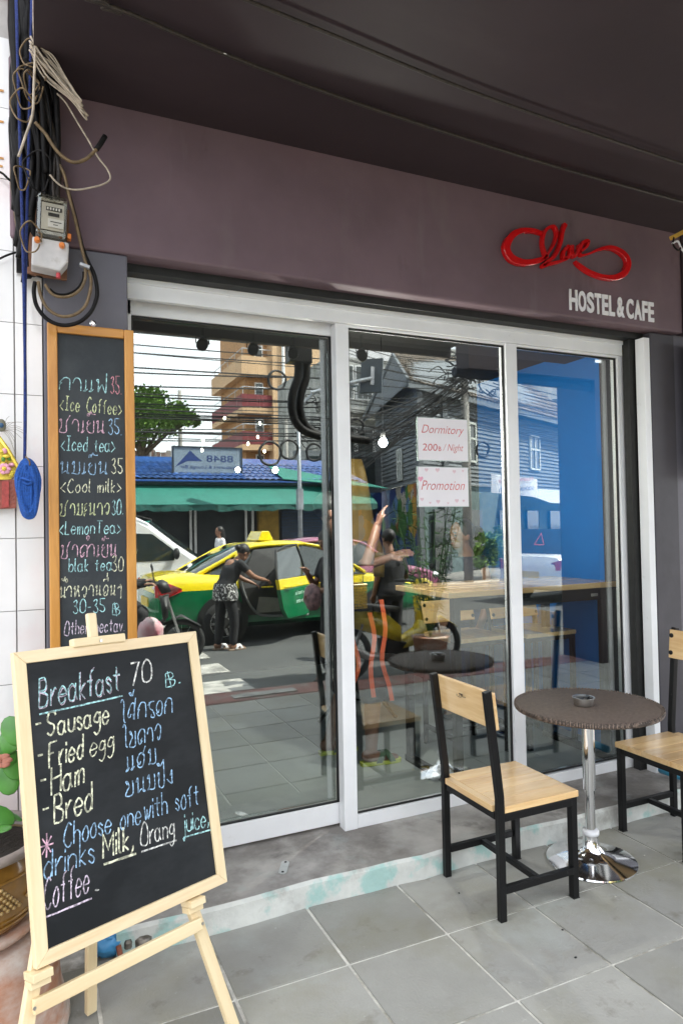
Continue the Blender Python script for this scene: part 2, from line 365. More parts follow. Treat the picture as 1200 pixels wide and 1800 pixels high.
# a few cracks/stucco ridges on beam
# upper storeys of the neighbours (they only shade the street)
nb = thing('neighbour_shop', 'white tiled neighbouring shop wall left of the chalkboard menu', 'building', (-1.5, 2.9, 0))
P(MB().box((-4, 2.875, -.05), (.052, 3.12, 7.2)), 'wall', m_grout, nb)
P(MB().box((-4, 2.86, 3.63), (.0, 2.874, 5)), 'red_band', mat('red_band_paint', (.45, .06, .05), .6), nb)
tw = {}
m_in = []
cols = [(.0545, -.0425), (-.0455, -.245), (-.248, -.448), (-.451, -.651), (-.654, -.854)]
zs = [2.369 - .2735 * k for k in range(-4, 10)]
for a, b in cols:
    key = round(a - b, 3)
    if key not in tw: tw[key] = MB().box((.0013, 0, .0013), (key - .0013, .012, .2735 - .0013)).mesh('wall_tile', m_tilewhite)
    for z in zs:
        if z > 3.63 or z < -.2: continue
        o = link('wall_tile', tw[key], nb, (b + 1.5, 2.862 - 2.9 + random.uniform(-.0008, .0008), z - .2735 + .0))
# pink upper boards of neighbour
# right neighbour
rb = thing('right_neighbour_shop', 'shop edge at the right with an orange framed panel on it', 'building', (4.6, 2.95, 0))
P(MB().box((3.556, 2.90, -.05), (6.4, 3.12, 3.4)), 'wall', m_pillar, rb)
P(MB().box((3.575, 2.84, 2.69), (6.4, 2.898, 3.4)), 'lintel', m_ceil, rb)
P(MB().box((5.75, -.2, -.05), (6.35, .4, 3.35)), 'street_column', m_ceil, rb)
P(MB().box((4.05, .2, 3.15), (5.745, .42, 3.45)), 'awning_box', m_ceil, rb)
P(MB().tube([(3.95, .31, 3.12), (5.74, .31, 3.09)], .05), 'rolled_awning', mat('dark_canvas', (.02, .025, .04), .8), rb)
P(MB().box((3.7505, .75, 3.287), (9.4, 2.838, 3.5)), 'canopy_slab', m_ceil, rb)  # lengthened and closed up to the shop canopy to block direct sun
sg = thing('framed_panel', 'orange framed signboard at the right edge beside the grey pillar', 'sign', (3.8, 2.84, 1.0))
xa = 3.565
sg.location = (3.8, 2.84, 0)
P(MB().box((xa, 2.81, 1.84), (xa + .045, 2.835, 2.64)), 'frame', m_frame_orange, sg, bevel=.004)
P(MB().box((xa + .046, 2.81, 2.6), (4.2, 2.835, 2.64)), 'frame', m_frame_orange_h, sg, bevel=.004)
P(MB().box((xa + .046, 2.82, 1.84), (4.2, 2.834, 2.599)), 'board', m_board, sg)
# ---------------------------------------------------------------- interior
o = MB().box((-.9, 3.2, -.05), (3.5, 6.8, .1)).build('floor', mat('cafe_floor_tile', (.34, .37, .35), .35, var=.15, scale=2)); struct(o)
o = MB().box((3.45, 3.12, .1), (3.5, 4.75, 2.75)).build('wall_right', m_bluewall); struct(o)
o = MB().box((3.42, 4.752, .1), (3.5, 6.8, 2.75)).build('wall_right_shaded', m_darkwall); struct(o)  # dark colour here stands in for light falling off along the blue wall
o = MB().box((-.95, 3.12, .1), (-.9, 6.8, 2.75)).build('wall_left', m_darkwall); struct(o)
o = MB().box((-.95, 6.8, .1), (3.5, 6.85, 2.75)).build('wall_back', m_darkwall); struct(o)
o = MB().box((-.95, 3.12, 2.75), (3.5, 6.85, 2.8)).build('ceiling', m_darkwall); struct(o)
P(MB().box((-.9, 3.121, .1), (.37, 3.16, 2.75)), 'inner_lining', m_darkwall)
# ---------------------------------------------------------------- door and fixed windows
def frame_rect(mb, x0, x1, z0, z1, y0, y1, l, r, t, b):
    mb.box((x0, y0, z0), (x0 + l, y1, z1)); mb.box((x1 - r, y0, z0), (x1, y1, z1))
    mb.box((x0 + l, y0, z1 - t), (x1 - r, y1, z1)); mb.box((x0 + l, y0, z0), (x1 - r, y1, z0 + b))
win = thing('shopfront_window', 'fixed white framed glazing right of the sliding door with two tall panes', 'window', (2.4, 3.03, .1))
P(MB().box((.376, 3.02, 2.568), (3.345, 3.05, 2.655)), 'head_rail', m_alu, win, bevel=.003)
P(MB().box((.376, 3.012, 2.632), (3.345, 3.019, 2.655)), 'head_lip', m_alu, win)
P(MB().box((1.372, 3.028, .1), (1.442, 3.09, 2.567)), 'mullion', m_alu, win, bevel=.003)
P(MB().box((2.398, 3.028, .1), (2.474, 3.09, 2.567)), 'mullion', m_alu, win, bevel=.003)
P(MB().box((3.232, 3.034, .1), (3.30, 3.09, 2.567)), 'jamb', m_alu, win, bevel=.003)
P(MB().box((1.4435, 3.032, .1), (2.3965, 3.088, .165)), 'sill', m_alu, win, bevel=.003)
P(MB().box((2.4755, 3.032, .1), (3.2305, 3.088, .160)), 'sill', m_alu, win, bevel=.003)
P(MB().box((1.4435, 3.034, 2.555), (2.3965, 3.088, 2.5675)), 'top_bead', m_alu, win)
P(MB().box((2.4755, 3.034, 2.555), (3.2305, 3.088, 2.5675)), 'top_bead', m_alu, win)
for a, b in ((1.4435, 2.3965), (2.4755, 3.2305)):
    g = MB(); frame_rect(g, a, b, .1655, 2.5545, 3.045, 3.056, .007, .009, .009, .007); P(g, 'gasket', m_gasket, win)
    P(MB().box((a + .007, 3.06, .172), (b - .007, 3.066, 2.546)), 'pane', m_glass2, win)
door = thing('sliding_door', 'white framed sliding glass door behind the menu board and easel', 'door', (.9, 3.1, .1))
P(MB().box((.40, 3.10, .112), (1.42, 3.128, .212)), 'bottom_rail', m_alu, door, bevel=.003)
P(MB().box((.40, 3.10, 2.522), (1.42, 3.128, 2.60)), 'top_rail', m_alu, door, bevel=.003)
P(MB().box((.378, 3.10, .112), (.418, 3.128, 2.60)), 'stile', m_alu, door, bevel=.002)
P(MB().box((1.385, 3.10, .2125), (1.42, 3.128, 2.5215)), 'stile', m_alu, door, bevel=.002)
g = MB(); frame_rect(g, .4185, 1.3845, .2125, 2.5215, 3.108, 3.12, .007, .012, .007, .007); P(g, 'gasket', m_gasket, door)
P(MB().box((.426, 3.13, .22), (1.372, 3.136, 2.514)), 'pane', m_glass, door)
P(MB().box((.376, 3.06, 2.585), (1.371, 3.095, 2.63)), 'head_track', m_alu_grey, win)
# shutter guide at right
gd = MB().box((3.300, 2.895, .1), (3.347, 2.96, 2.652)).build('shutter_guide', m_alu, bevel=.003)
tag(gd, 'white square shutter guide post standing against the right grey pillar', 'post')
# floor bolt plate let into the step
fb = thing('floor_bolt', 'small steel floor bolt plate let into the concrete step', 'bolt plate', (.99, 2.83, .1), R(-28))
pl = MB()
ring = [(.018 * math.cos(a) + (.0 if math.cos(a) > 0 else 0), .05 * (1 if math.sin(a) > 0 else -1) * .8 + .018 * math.sin(a)) for a in [2 * PI * k / 24 for k in range(24)]]
pl.prism([(x, y, .0005) for x, y in ring], (0, 0, .003)); pl.build('plate', m_steel, fb)
for yy in (-.04, .045): MB().lathe([(.006, 0), (.006, .001)], 12, (0, yy, .0038)).build('hole', m_black, fb)

# ---------------------------------------------------------------- chairs, table
def seat_chair(name, label, loc, rz, group, low=.42, top=.905, mats=(m_seat, m_seat_y)):
    t = thing(name, label, 'chair', loc, rz, group)
    h = low; w = .03
    # local: seat faces +X, centre at origin, legs at +-.19
    fr = .187
    for sx, sy in ((1, -1), (1, 1)):
        MB().box((sx * fr - .015, sy * fr - .015, .004), (sx * fr + .015, sy * fr + .015, h)).build('leg', m_blacksteel, t, bevel=.002)
        MB().box((sx * fr - .016, sy * fr - .016, 0), (sx * fr + .016, sy * fr + .016, .0038)).build('foot_cap', m_gasket, t)
    for sy in (-1, 1):
        y = sy * (fr + .008)
        k = .0
        pr = [(-.205, 0), (-.205, h + .06), (-.255, top), (-.225, top + .006), (-.175, h + .065), (-.175, 0)]
        MB().prism([(a, y - .013, b) for a, b in pr], (0, .026, 0)).build('back_leg', m_blacksteel, t, bevel=.002)
        MB().box((-.174, y - .012, .105), (fr - .016, y + .012, .133)).build('side_rail', m_blacksteel, t, bevel=.002)
        MB().box((-.174, y - .012, h - .032), (fr - .016, y + .012, h - .002)).build('seat_rail', m_blacksteel, t, bevel=.002)
    MB().box((-.012, -fr + .006, .107), (.012, fr - .006, .131)).build('cross_rail', m_blacksteel, t, bevel=.002)
    for sx in (-1, 1):
        MB().box((sx * fr - .012, -fr + .016, h - .031), (sx * fr + .012, fr - .016, h - .003)).build('seat_rail', m_blacksteel, t, bevel=.002)
    # seat of glued staves
    n = 5; sw = .41 / n
    for i in range(n):
        y = -.205 + sw * i
        MB().box((-.172, y + .0003, h), (.208, y + sw - .0003, h + .026)).build('seat_board', mats[0], t, bevel=.0016)
    MB().box((-.208, -.168, h + .0005), (-.173, .168, h + .0255)).build('seat_board', mats[1], t, bevel=.0016)
    # back slab leaning with the posts
    tz = top - .005; bz = tz - .15
    def bx(z): return -.175 - (z - h - .065) * (.05 / (top - h - .06)) + .002
    mb = MB(); a = V((bx(bz), 0, bz)); b = V((bx(tz), 0, tz)); mb.bar(a + V((.009, 0, 0)), b + V((.009, 0, 0)), .405, .018, up=(1, 0, 0))
    bk = mb.build('back_slab', mats[1], t, bevel=.004)
    for sy in (-1, 1):
        for z in (bz + .03, tz - .03):
            MB().lathe([(.012, 0), (.012, .004), (.005, .007)], 12).build('bolt', m_blacksteel, t, loc=(bx(z) + .0185, sy * .187, z)).rotation_euler = (0, R(90), 0)
    return t
c1 = seat_chair('cafe_chair', 'wooden seat chair with its back to the glass mullion, left of the rattan table', (1.876, 2.43, 0), 0, 'black steel and wood cafe chairs outside')
m_ink = mat('burnt_ink', (.05, .035, .02), .7)
mk = MB()
for x0, x1, z0, z1 in ((-.02, .02, 0, .002), (-.012, .014, .006, .012), (.03, .034, -.004, .004), (-.03, -.024, 0, .003), (0, .028, -.006, -.004), (-.01, 0, .003, .009)):
    mk.box((-.0003, x0, z0), (.0003, x1, z1))
mko = mk.build('burnt_mark', m_ink, c1); mko.location = (-.214 - .0205 + .006, .0, .845); mko.rotation_euler = (0, R(-6.5), 0)
mko.location.x = -.2275
c2 = seat_chair('cafe_chair', 'wooden seat chair cut off by the right edge, facing the rattan table', (2.915, 2.42, 0), PI, 'black steel and wood cafe chairs outside', top=.99)

tb = thing('pedestal_table', 'round brown woven rattan bistro table on a chrome pedestal', 'table', (2.352, 2.44, 0))
MB().lathe([(.196, 0), (.202, .004), (.2, .010), (.17, .019), (.11, .034), (.065, .046), (.038, .076), (.034, .125)], 64).build('base', m_chrome, tb, auto=50)
MB().lathe([(.036, .1252), (.038, .13), (.038, .142), (.034, .147)], 32).build('collar', m_white, tb, smooth=True)
MB().lathe([(.0225, .147), (.0225, .33)], 32).build('lower_tube', m_chrome, tb, auto=40)
MB().lathe([(.024, .3302), (.0285, .332), (.0285, .685)], 32).build('upper_tube', m_chrome, tb, auto=40)
MB().lathe([(.06, .6852), (.06, .694)], 32).build('plate', m_blacksteel, tb)
MB().tube(smoothpath([(.03, 0, .688), (.07, -.02, .68), (.12, -.04, .64)], 4), .006, 8).build('lever', m_blacksteel, tb, smooth=True)
MB().lathe([(.009, 0), (.011, .03), (.009, .07)], 12).build('lever_grip', m_blacksteel, tb, loc=(.095, -.03, .66)).rotation_euler = (R(20), R(130), 0)
# woven rattan: colour and relief of the weave
mr = bpy.data.materials.new('woven_rattan'); mr.use_nodes = True; nn = mr.node_tree.nodes; ll = mr.node_tree.links; bb = nn['Principled BSDF']
tcn = nn.new('ShaderNodeTexCoord'); w1 = nn.new('ShaderNodeTexWave'); w1.bands_direction = 'X'; w1.inputs['Scale'].default_value = 42; w2 = nn.new('ShaderNodeTexWave'); w2.bands_direction = 'Y'; w2.inputs['Scale'].default_value = 42
for w_ in (w1, w2): ll.new(tcn.outputs['Object'], w_.inputs['Vector']); w_.inputs['Distortion'].default_value = .35; w_.inputs['Detail'].default_value = 1
mu = nn.new('ShaderNodeMath'); mu.operation = 'MULTIPLY'; ll.new(w1.outputs['Fac'], mu.inputs[0]); ll.new(w2.outputs['Fac'], mu.inputs[1])
nzz = nn.new('ShaderNodeTexNoise'); nzz.inputs['Scale'].default_value = 60; ll.new(tcn.outputs['Object'], nzz.inputs['Vector'])
m2 = nn.new('ShaderNodeMath'); m2.operation = 'MULTIPLY_ADD'; m2.inputs[1].default_value = .5; ll.new(nzz.outputs['Fac'], m2.inputs[0]); ll.new(mu.outputs[0], m2.inputs[2])
rr = nn.new('ShaderNodeValToRGB'); rr.color_ramp.elements[0].position = .25; rr.color_ramp.elements[1].position = .95
rr.color_ramp.elements[0].color = (.030, .021, .016, 1); rr.color_ramp.elements[1].color = (.27, .195, .15, 1)
ll.new(m2.outputs[0], rr.inputs[0]); ll.new(rr.outputs[0], bb.inputs['Base Color']); bb.inputs['Roughness'].default_value = .55
bpn = nn.new('ShaderNodeBump'); bpn.inputs['Strength'].default_value = .7; bpn.inputs['Distance'].default_value = .003; ll.new(mu.outputs[0], bpn.inputs['Height']); ll.new(bpn.outputs[0], bb.inputs['Normal'])
MB().lathe([(.2, .6945), (.308, .6945), (.313, .701), (.313, .716), (.309, .72), (.001, .7203)], 96).build('top', mr, tb, auto=50)
br = MB()
NB = 132
for k in range(NB):            # braided edge: slanting strands all round
    a = 2 * PI * k / NB; b = a + .07
    for s in (0, 1):
        z0, z1 = (.700, .722) if s else (.722, .700)
        r0, r1 = (.317, .326) if s else (.326, .317)
        mid = (a + b) / 2
        br.tube([(r0 * math.cos(a), r0 * math.sin(a), z0), (.3275 * math.cos(mid), .3275 * math.sin(mid), .711), (r1 * math.cos(b), r1 * math.sin(b), z1)], .0036, 5)
br.tube([(.320 * math.cos(2 * PI * k / 64), .320 * math.sin(2 * PI * k / 64), .710) for k in range(64)], .0105, 8, closed=True)
stuff(br.build('braided_edge', mr, tb, smooth=True))
ash = thing('ashtray', 'small round steel ashtray standing on the rattan table', 'ashtray', (2.33, 2.44, .7205))
MB().lathe([(.0, .002), (.043, .002), (.046, .008), (.047, .034), (.051, .036), (.051, .038), (.044, .037), (.043, .012), (.001, .010)], 40, cap=False).build('bowl', m_steel, ash, auto=40)
MB().lathe([(.044, .03), (.040, .031), (.014, .018), (.001, .018)], 24, cap=False).build('insert', m_blacksteel, ash, smooth=True)
for a in (.4, 2.5, 4.6): MB().bar((.012 * math.cos(a), .012 * math.sin(a), .024), (.05 * math.cos(a), .05 * math.sin(a), .038), .012, .003).build('rest', m_steel, ash)

# ---------------------------------------------------------------- chalk writing: single-stroke hand lettering
G = {
 'B': "0a 03|~0a 3a 48 37 07|~07 46 55 43 03", 'S': "~59 4a 1a 08 17 46 44 23 04", 'F': "0a 03|0a 5a|07 37", 'H': "0a 03|5a 53|07 57", 'C': "~59 3a 18 05 23 43 54",
 'M': "03 0a 35 6a 63", 'O': "~3a 18 04 23 53 66 59 3a", 'I': "0a 4a|2a 23|03 43", 'L': "0a 03 43", 'T': "0a 6a|3a 33", 'D': "0a 03|~0a 59 54 03",
 'a': "~46 27 06 04 13 33 45|47 44 53", 'b': "0a 03|~05 27 46 44 23 04", 'c': "~46 27 05 13 33 44", 'd': "~46 27 05 13 33 45|4a 43", 'e': "~05 45 46 27 05 13 33 44",
 'f': "~4a 29 27 23|07 37", 'g': "~46 27 05 14 34 46|~47 42 20 01", 'h': "0a 03|~06 27 46 43", 'i': "07 03|09 08", 'j': "~27 22 10 01|29 28", 'k': "0a 03|37 05 33", 'l': "~0a 04 13",
 'm': "07 03|~06 27 26 23|~26 47 56 53", 'n': "07 03|~06 27 46 43", 'o': "~27 05 13 33 45 37 27", 'r': "07 03|~05 27 37", 's': "~36 17 06 25 34 23 04", 't': "~29 24 33|07 47",
 'u': "~07 04 13 33 45|47 43", 'v': "07 23 47", 'w': "~07 13 26 33 57", 'y': "07 24|47 10", '0': "~2a 08 04 23 44 48 2a", '3': "~09 2a 39 27 17|~17 36 44 23 04", '5': "4a 0a 07|~07 36 44 23 04",
 '7': "0a 4a 13", '-': "06 36", '.': "03 13", ',': "~14 13 02", '<': "58 15 53", '>': "08 45 03", '*': "06 66|39 33|18 54|58 14", 'B/': "0a 03|~0a 3a 48 37 07|~07 46 55 43 03|1b 32", '/': "4a 03",
 'ก': "~03 05 16 06 28 48 57 53", 'า': "~06 18 38 46 43", 'เ': "~18 14 03 13 24", 'แ': "~18 14 03 13 24|~48 44 33 43 54", 'ฟ': "~17 08 18 15 13 25 36 44 53 5b", 'ช': "~17 08 18 15 03 43 47 6a",
 'ย': "~18 07 16 27 05 13 43 48", 'น': "~17 07 18 14 13 34 43 53 44 48", 'ม': "~17 07 18 14 03 13 43 48", 'ะ': "~05 07 16 07 28|~02 04 13 04 25", 'ว': "~06 28 47 45 33 23 24", 'ด': "~35 24 34 13 06 28 48 57 53",
 'ำ': "~0b 1c 2b 1a 0b|~16 38 58 66 63", 'ห': "~17 07 18 13 36 48 38 46 53", 'อ': "~25 14 06 28 47 45 33 13 04", 'ไ': "~0a 1b 2a 28 24 33", 'ส': "~25 14 05 28 48 43|46 5a", 'ร': "~07 28 48|~18 16 35 43 23 24",
 'ข': "~17 08 18 26 15 03 43 48", 'ฮ': "~25 14 06 28 47 45 33 13 04|37 5a", 'ป': "~17 07 18 13 43 4c", 'ง': "~37 26 38 35 33 14 05", 'ๆ': "~17 06 27 28 37 33 31",
 '็': "~0a 0b 1b 1a 2c 3b 5b", 'ื': "~0a 0b 2b 4b 4a|4b 4c|3b 3c", '่': "3c 3e", '้': "~2b 1c 2c 3b 4d", 'ั': "~1a 0b 1b 2a 4c"}
MARK = set('็ื่้ั')
def glyph(s):
    out = []
    for st_ in s.split('|'):
        sm = st_[0] == '~'; q = st_.lstrip('~').split()
        pts = [(int(c[0], 36), int(c[1], 36) - 3) for c in q]
        if sm and len(pts) > 2: pts = [(a.x, a.y) for a in smoothpath([(x, y, 0) for x, y in pts], 5)]
        out.append(pts)
    return out
GC = {k: glyph(v) for k, v in G.items()}
rg = random.Random(3)
def chalk(parent, text, x, y, size, mats, width, adv=1.15, slope=0, slant=.08, z=.0006, passes=1, name='chalk_writing', xs=1.0, under=None):
    """text as chalk strokes on the local XY plane of parent; size = cap height; mats one material"""
    mb = MB(); u = size / 7; cx = x; last = 0
    def stroke(pts, w):
        pts = [V((px, py, 0)) for px, py in pts]; n = len(pts); L = []; Rr = []
        for i, p in enumerate(pts):
            t = pts[min(i + 1, n - 1)] - pts[max(i - 1, 0)]
            if t.length < 1e-9: t = V((1, 0, 0))
            t.normalize(); nn_ = V((-t.y, t.x, 0)); ww = w * (.42 + .16 * rg.random())
            L.append(p + nn_ * ww); Rr.append(p - nn_ * ww)
        o = len(mb.v)
        for a, b in zip(L, Rr): mb.v += [(a.x, a.y, z), (b.x, b.y, z)]
        for i in range(n - 1): mb.f.append((o + 2 * i, o + 2 * i + 1, o + 2 * i + 3, o + 2 * i + 2)); mb.m.append(0)
    def put(gl, gx):
        sc_ = 1 + rg.uniform(-.05, .05); dy = rg.uniform(-.25, .25)
        for pts in gl:
            q = [(gx + (px * xs * sc_ + slant * py) * u, y + slope * (gx + px * u - x) + (py * sc_ + dy) * u) for px, py in pts]
            dense = []
            for i in range(len(q) - 1):
                for k in range(2): f = k / 2; dense.append((q[i][0] * (1 - f) + q[i + 1][0] * f, q[i][1] * (1 - f) + q[i + 1][1] * f))
            dense.append(q[-1])
            dense = [(a + rg.uniform(-.05, .05) * u, b + rg.uniform(-.05, .05) * u) for a, b in dense]
            for k in range(passes):
                off = k * width * .9
                stroke([(a + off, b - off * .4) for a, b in dense], width)
    i = 0
    while i < len(text):
        ch = text[i]
        if ch == ' ': cx += 2.6 * u; i += 1; continue
        if ch == '฿': ch = 'B/'
        gl = GC[ch]; wd = max(px for s_ in gl for px, _ in s_)
        if ch in MARK: put(gl, last); i += 1; continue
        if ch == 'ำ': put(gl, cx - 1.5 * u); cx += (5.3 * xs) * u; i += 1; continue
        put(gl, cx); last = cx; cx += (wd * xs + adv * 1.3) * u; i += 1
    if under: stroke([(x + (cx - x) * k / 8, y + slope * (cx - x) * k / 8 - under + rg.uniform(-.0006, .0006)) for k in range(9)], width * 1.3)
    o = mb.build(name, mats, parent)
    return o
def chalkmat(name, col):
    m = mat(name, col, .9, var=.1, scale=90, col2=tuple(c * .30 + .02 for c in col), lo=.42, hi=.58, detail=3)
    return m
ck = dict(w=chalkmat('white_chalk', (.78, .78, .74)), y=chalkmat('yellow_chalk', (.82, .82, .60)), b=chalkmat('blue_chalk', (.36, .58, .82)), c=chalkmat('cyan_chalk', (.45, .78, .80)),
          p=chalkmat('pink_chalk', (.78, .48, .60)), l=chalkmat('lilac_chalk', (.74, .62, .74)), r=chalkmat('red_chalk', (.74, .32, .38)), g=chalkmat('lime_chalk', (.68, .74, .42)))

# ---------------------------------------------------------------- tall menu board hung on the pillar
mbd = thing('menu_board', 'tall narrow chalkboard drinks menu in an orange wood frame hung on the pillar', 'menu board', (.070, 2.835, .87), 0)
mbd.rotation_euler = (R(90), 0, 0)     # local X right, local Y up, local Z towards the street
W, Hh = .318, 1.50
MB().box((0, 0, 0), (.036, Hh, .026)).build('frame', m_frame_orange_v if False else woodmat('orange_stained_wood_long', (.58, .27, .055), (.44, .18, .03), 1, 8, .4, .1), mbd, bevel=.004)
fo = bpy.data.materials['orange_stained_wood_long']
MB().box((W - .036, 0, 0), (W, Hh, .026)).build('frame', fo, mbd, bevel=.004)
MB().box((.0362, Hh - .036, 0), (W - .0362, Hh, .0255)).build('frame', m_frame_orange_h, mbd, bevel=.004)
MB().box((.0362, 0, 0), (W - .0362, .036, .0255)).build('frame', m_frame_orange_h, mbd, bevel=.004)
MB().box((.0364, .0364, .004), (W - .0364, Hh - .0364, .012)).build('slate', m_board, mbd)
MB().lathe([(.009, 0), (.012, .004), (.012, .012), (.005, .016)], 14).build('hanger', m_chrome, mbd, loc=(.165, Hh + .012, .012))
MENU_END = {'กาแฟ': .222, 'ชาเย็น': .212, 'นมเย็น': .222, 'ชามะนาว': .226, 'blak tea': .226, '30-35': .205, '฿': .262, 'ชาดำเย็น': .252, '<Iced tea>': .240}
rows = [('กาแฟ', .052, 1.2465, .055, 'c', 0, 1.1), ('35.', .238, 1.245, .058, 'r', 0, .75), ('<Ice Coffee>', .050, 1.17, .046, 'g', -.04, .62), ('ชาเย็น', .050, 1.085, .052, 'p', 0, .9), ('35.', .228, 1.082, .05, 'b', 0, .8),
        ('<Iced tea>', .052, 1.012, .045, 'c', 0, .72), ('นมเย็น', .052, .925, .052, 'b', 0, .9), ('35', .238, .925, .052, 'y', 0, .85), ('<Cool milk>', .048, .852, .043, 'y', 0, .72),
        ('ชามะนาว', .050, .765, .05, 'g', 0, .78), ('30.', .238, .765, .05, 'c', 0, .8), ('<LemonTea>', .042, .69, .042, 'c', 0, .72), ('ชาดำเย็น', .052, .602, .052, 'p', 0, .8),
        ('blak tea', .078, .545, .042, 'c', 0, .72), ('30', .236, .543, .05, 'y', 0, .8), ('น้ำหวานอื่นๆ', .046, .45, .046, 'y', 0, .66), ('30-35', .092, .385, .044, 'c', 0, .9), ('฿', .236, .372, .036, 'c', 0, 1),
        ('Other nectav.', .060, .305, .044, 'l', 0, .68)]
for tx, x, y, s, c, sl, xs in rows:
    s = s * 1.2; x -= .010; u_ = s / 7; tot = 0
    for ch in tx:
        if ch == ' ': tot += 2.6; continue
        if ch in MARK: continue
        if ch == '฿': ch = 'B/'
        tot += (5.3 * xs) if ch == 'ำ' else max(px for s_ in GC[ch] for px, _ in s_) * xs + 1.5
    xe = MENU_END[tx] if tx in MENU_END else (.277 if x > .2 else .268); f_ = (xe - x) / (tot * u_)
    xs = xs * f_
    o = chalk(mbd, tx, x, y, s, ck[c], .0036, slope=sl, z=.0128, xs=xs, slant=.05, adv=1.15 * f_)
    if c in 'rp': o['label'] = 'pink chalk line'

# ---------------------------------------------------------------- easel with the breakfast board
ez = thing('easel', 'pale pine three legged easel standing left of the step and holding the board', 'easel', (0, 0, 0))
U, Vv, N = V((0.91909, 0.39304, -0.02800)), V((-0.06298, 0.21667, 0.97421)), V((0.38897, -0.89363, 0.22390))
BLp = V((.005, 1.943, .454))
ez.location = (.30, 2.10, 0)
Mb = Matrix(((U.x, Vv.x, N.x, BLp.x), (U.y, Vv.y, N.y, BLp.y), (U.z, Vv.z, N.z, BLp.z), (0, 0, 0, 1)))
def easel_pt(u_, v_, n_=0): return BLp + U * u_ + Vv * v_ + N * n_
bd = thing('breakfast_board', 'large black chalkboard with the breakfast offer in a pale pine frame, on the easel', 'chalkboard', (0, 0, 0))
bd.matrix_world = Mb
BW, BH, FW = .61, .803, .034
mp_ = MB()
def mitre(mb, a, b, c, d, z0, z1): mb.prism([(a[0], a[1], z0), (b[0], b[1], z0), (c[0], c[1], z0), (d[0], d[1], z0)], (0, 0, z1 - z0))
k = MB(); mitre(k, (0, 0), (0, BH), (FW, BH - FW), (FW, FW), -.012, .010); k.build('frame', m_pine_v, bd, bevel=.002)
k = MB(); mitre(k, (BW, 0), (BW, BH), (BW - FW, BH - FW), (BW - FW, FW), -.012, .010); k.build('frame', m_pine_v, bd, bevel=.002)
k = MB(); mitre(k, (0, 0), (BW, 0), (BW - FW, FW), (FW, FW), -.012, .010); k.build('frame', m_pine_h, bd, bevel=.002)
k = MB(); mitre(k, (0, BH), (BW, BH), (BW - FW, BH - FW), (FW, BH - FW), -.012, .010); k.build('frame', m_pine_h, bd, bevel=.002)
MB().box((FW - .004, FW - .004, -.008), (BW - FW + .004, BH - FW + .004, .001)).build('slate', m_board2, bd)

def bline(txt, pxs, size, c, w=.0036, passes=1, xs=.9, slant=.10, under=None, adv=1.1):
    (x0, y0), (x1, y1) = pxs; sl = (y1 - y0) / (x1 - x0)
    # fit: measure natural advance first
    u_ = size / 7; tot = 0
    for ch in txt:
        if ch == ' ': tot += 2.6; continue
        if ch in MARK: continue
        if ch == '฿': ch = 'B/'
        if ch == 'ำ': tot += 5.3 * xs; continue
        tot += max(px for s_ in GC[ch] for px, _ in s_) * xs + adv * 1.3
    f = (x1 - x0) / (tot * u_)
    return chalk(bd, txt, x0, y0, size, ck[c], w, slope=sl, z=.0022, passes=passes, xs=xs * f, adv=adv * f, slant=slant, under=under)
bline('Breakfast', [(0.0611,0.6435),(0.3174,0.6513)], .078, 'c', passes=1, under=.018)
bline('Breakfast', [(0.0625,0.6417),(0.3191,0.6493)], .078, 'l', w=.0030)
bline('70', [(0.3491,0.6567),(0.4348,0.6614)], .070, 'w', w=.0050)
bline('฿.', [(0.4715,0.6359),(0.5401,0.6419)], .045, 'c')
bline('-', [(0.0464,0.5784),(0.0702,0.5797)], .05, 'y', w=.0050)
bline('Sausage', [(0.0783,0.5611),(0.2716,0.5628)], .062, 'y', w=.0050)
bline('ไส้กรอก', [(0.3026,0.5552),(0.4926,0.5546)], .062, 'b')
bline('-', [(0.0461,0.4966),(0.0681,0.4975)], .05, 'y', w=.0050)
bline('Fried', [(0.0759,0.476),(0.1826,0.4823)], .066, 'y', w=.0050)
bline('egg', [(0.1964,0.4808),(0.2802,0.4898)], .058, 'y', passes=1)
bline('ไข่ดาว', [(0.3015,0.4802),(0.4402,0.4814)], .060, 'b')
bline('-', [(0.0482,0.4274),(0.0717,0.4273)], .05, 'y', w=.0050)
bline('Ham', [(0.0762,0.4052),(0.1794,0.4154)], .070, 'y', w=.0050)
bline('แฮม', [(0.3033,0.4139),(0.4151,0.416)], .058, 'b')
bline('-', [(0.0484,0.3537),(0.0734,0.354)], .05, 'y', w=.0050)
bline('Bred', [(0.0779,0.3335),(0.1954,0.335)], .072, 'y', w=.0050)
bline('ขนมปัง', [(0.2952,0.3444),(0.4654,0.344)], .056, 'b')
bline('*', [(0.0312,0.2553),(0.0789,0.2543)], .07, 'p')
bline('Choose one', [(0.0988,0.2641),(0.3322,0.26)], .060, 'b')
bline('with soft', [(0.3478,0.262),(0.5386,0.2557)], .064, 'b')
bline('drinks', [(0.0389,0.2018),(0.19,0.1994)], .068, 'b')
bline('Milk,', [(0.2072,0.1998),(0.3094,0.1967)], .066, 'y', w=.0052, under=.016)
bline('Orang', [(0.3263,0.1962),(0.4482,0.1914)], .062, 'w', passes=1, under=.016)
bline('juice,', [(0.4731,0.1907),(0.5765,0.1841)], .056, 'c', under=.016)
bline('Coffee', [(0.0329,0.1299),(0.1644,0.1309)], .076, 'l', passes=1, under=.02)
bline('.', [(0.1756,0.1254),(0.1874,0.1257)], .06, 'w', passes=3)
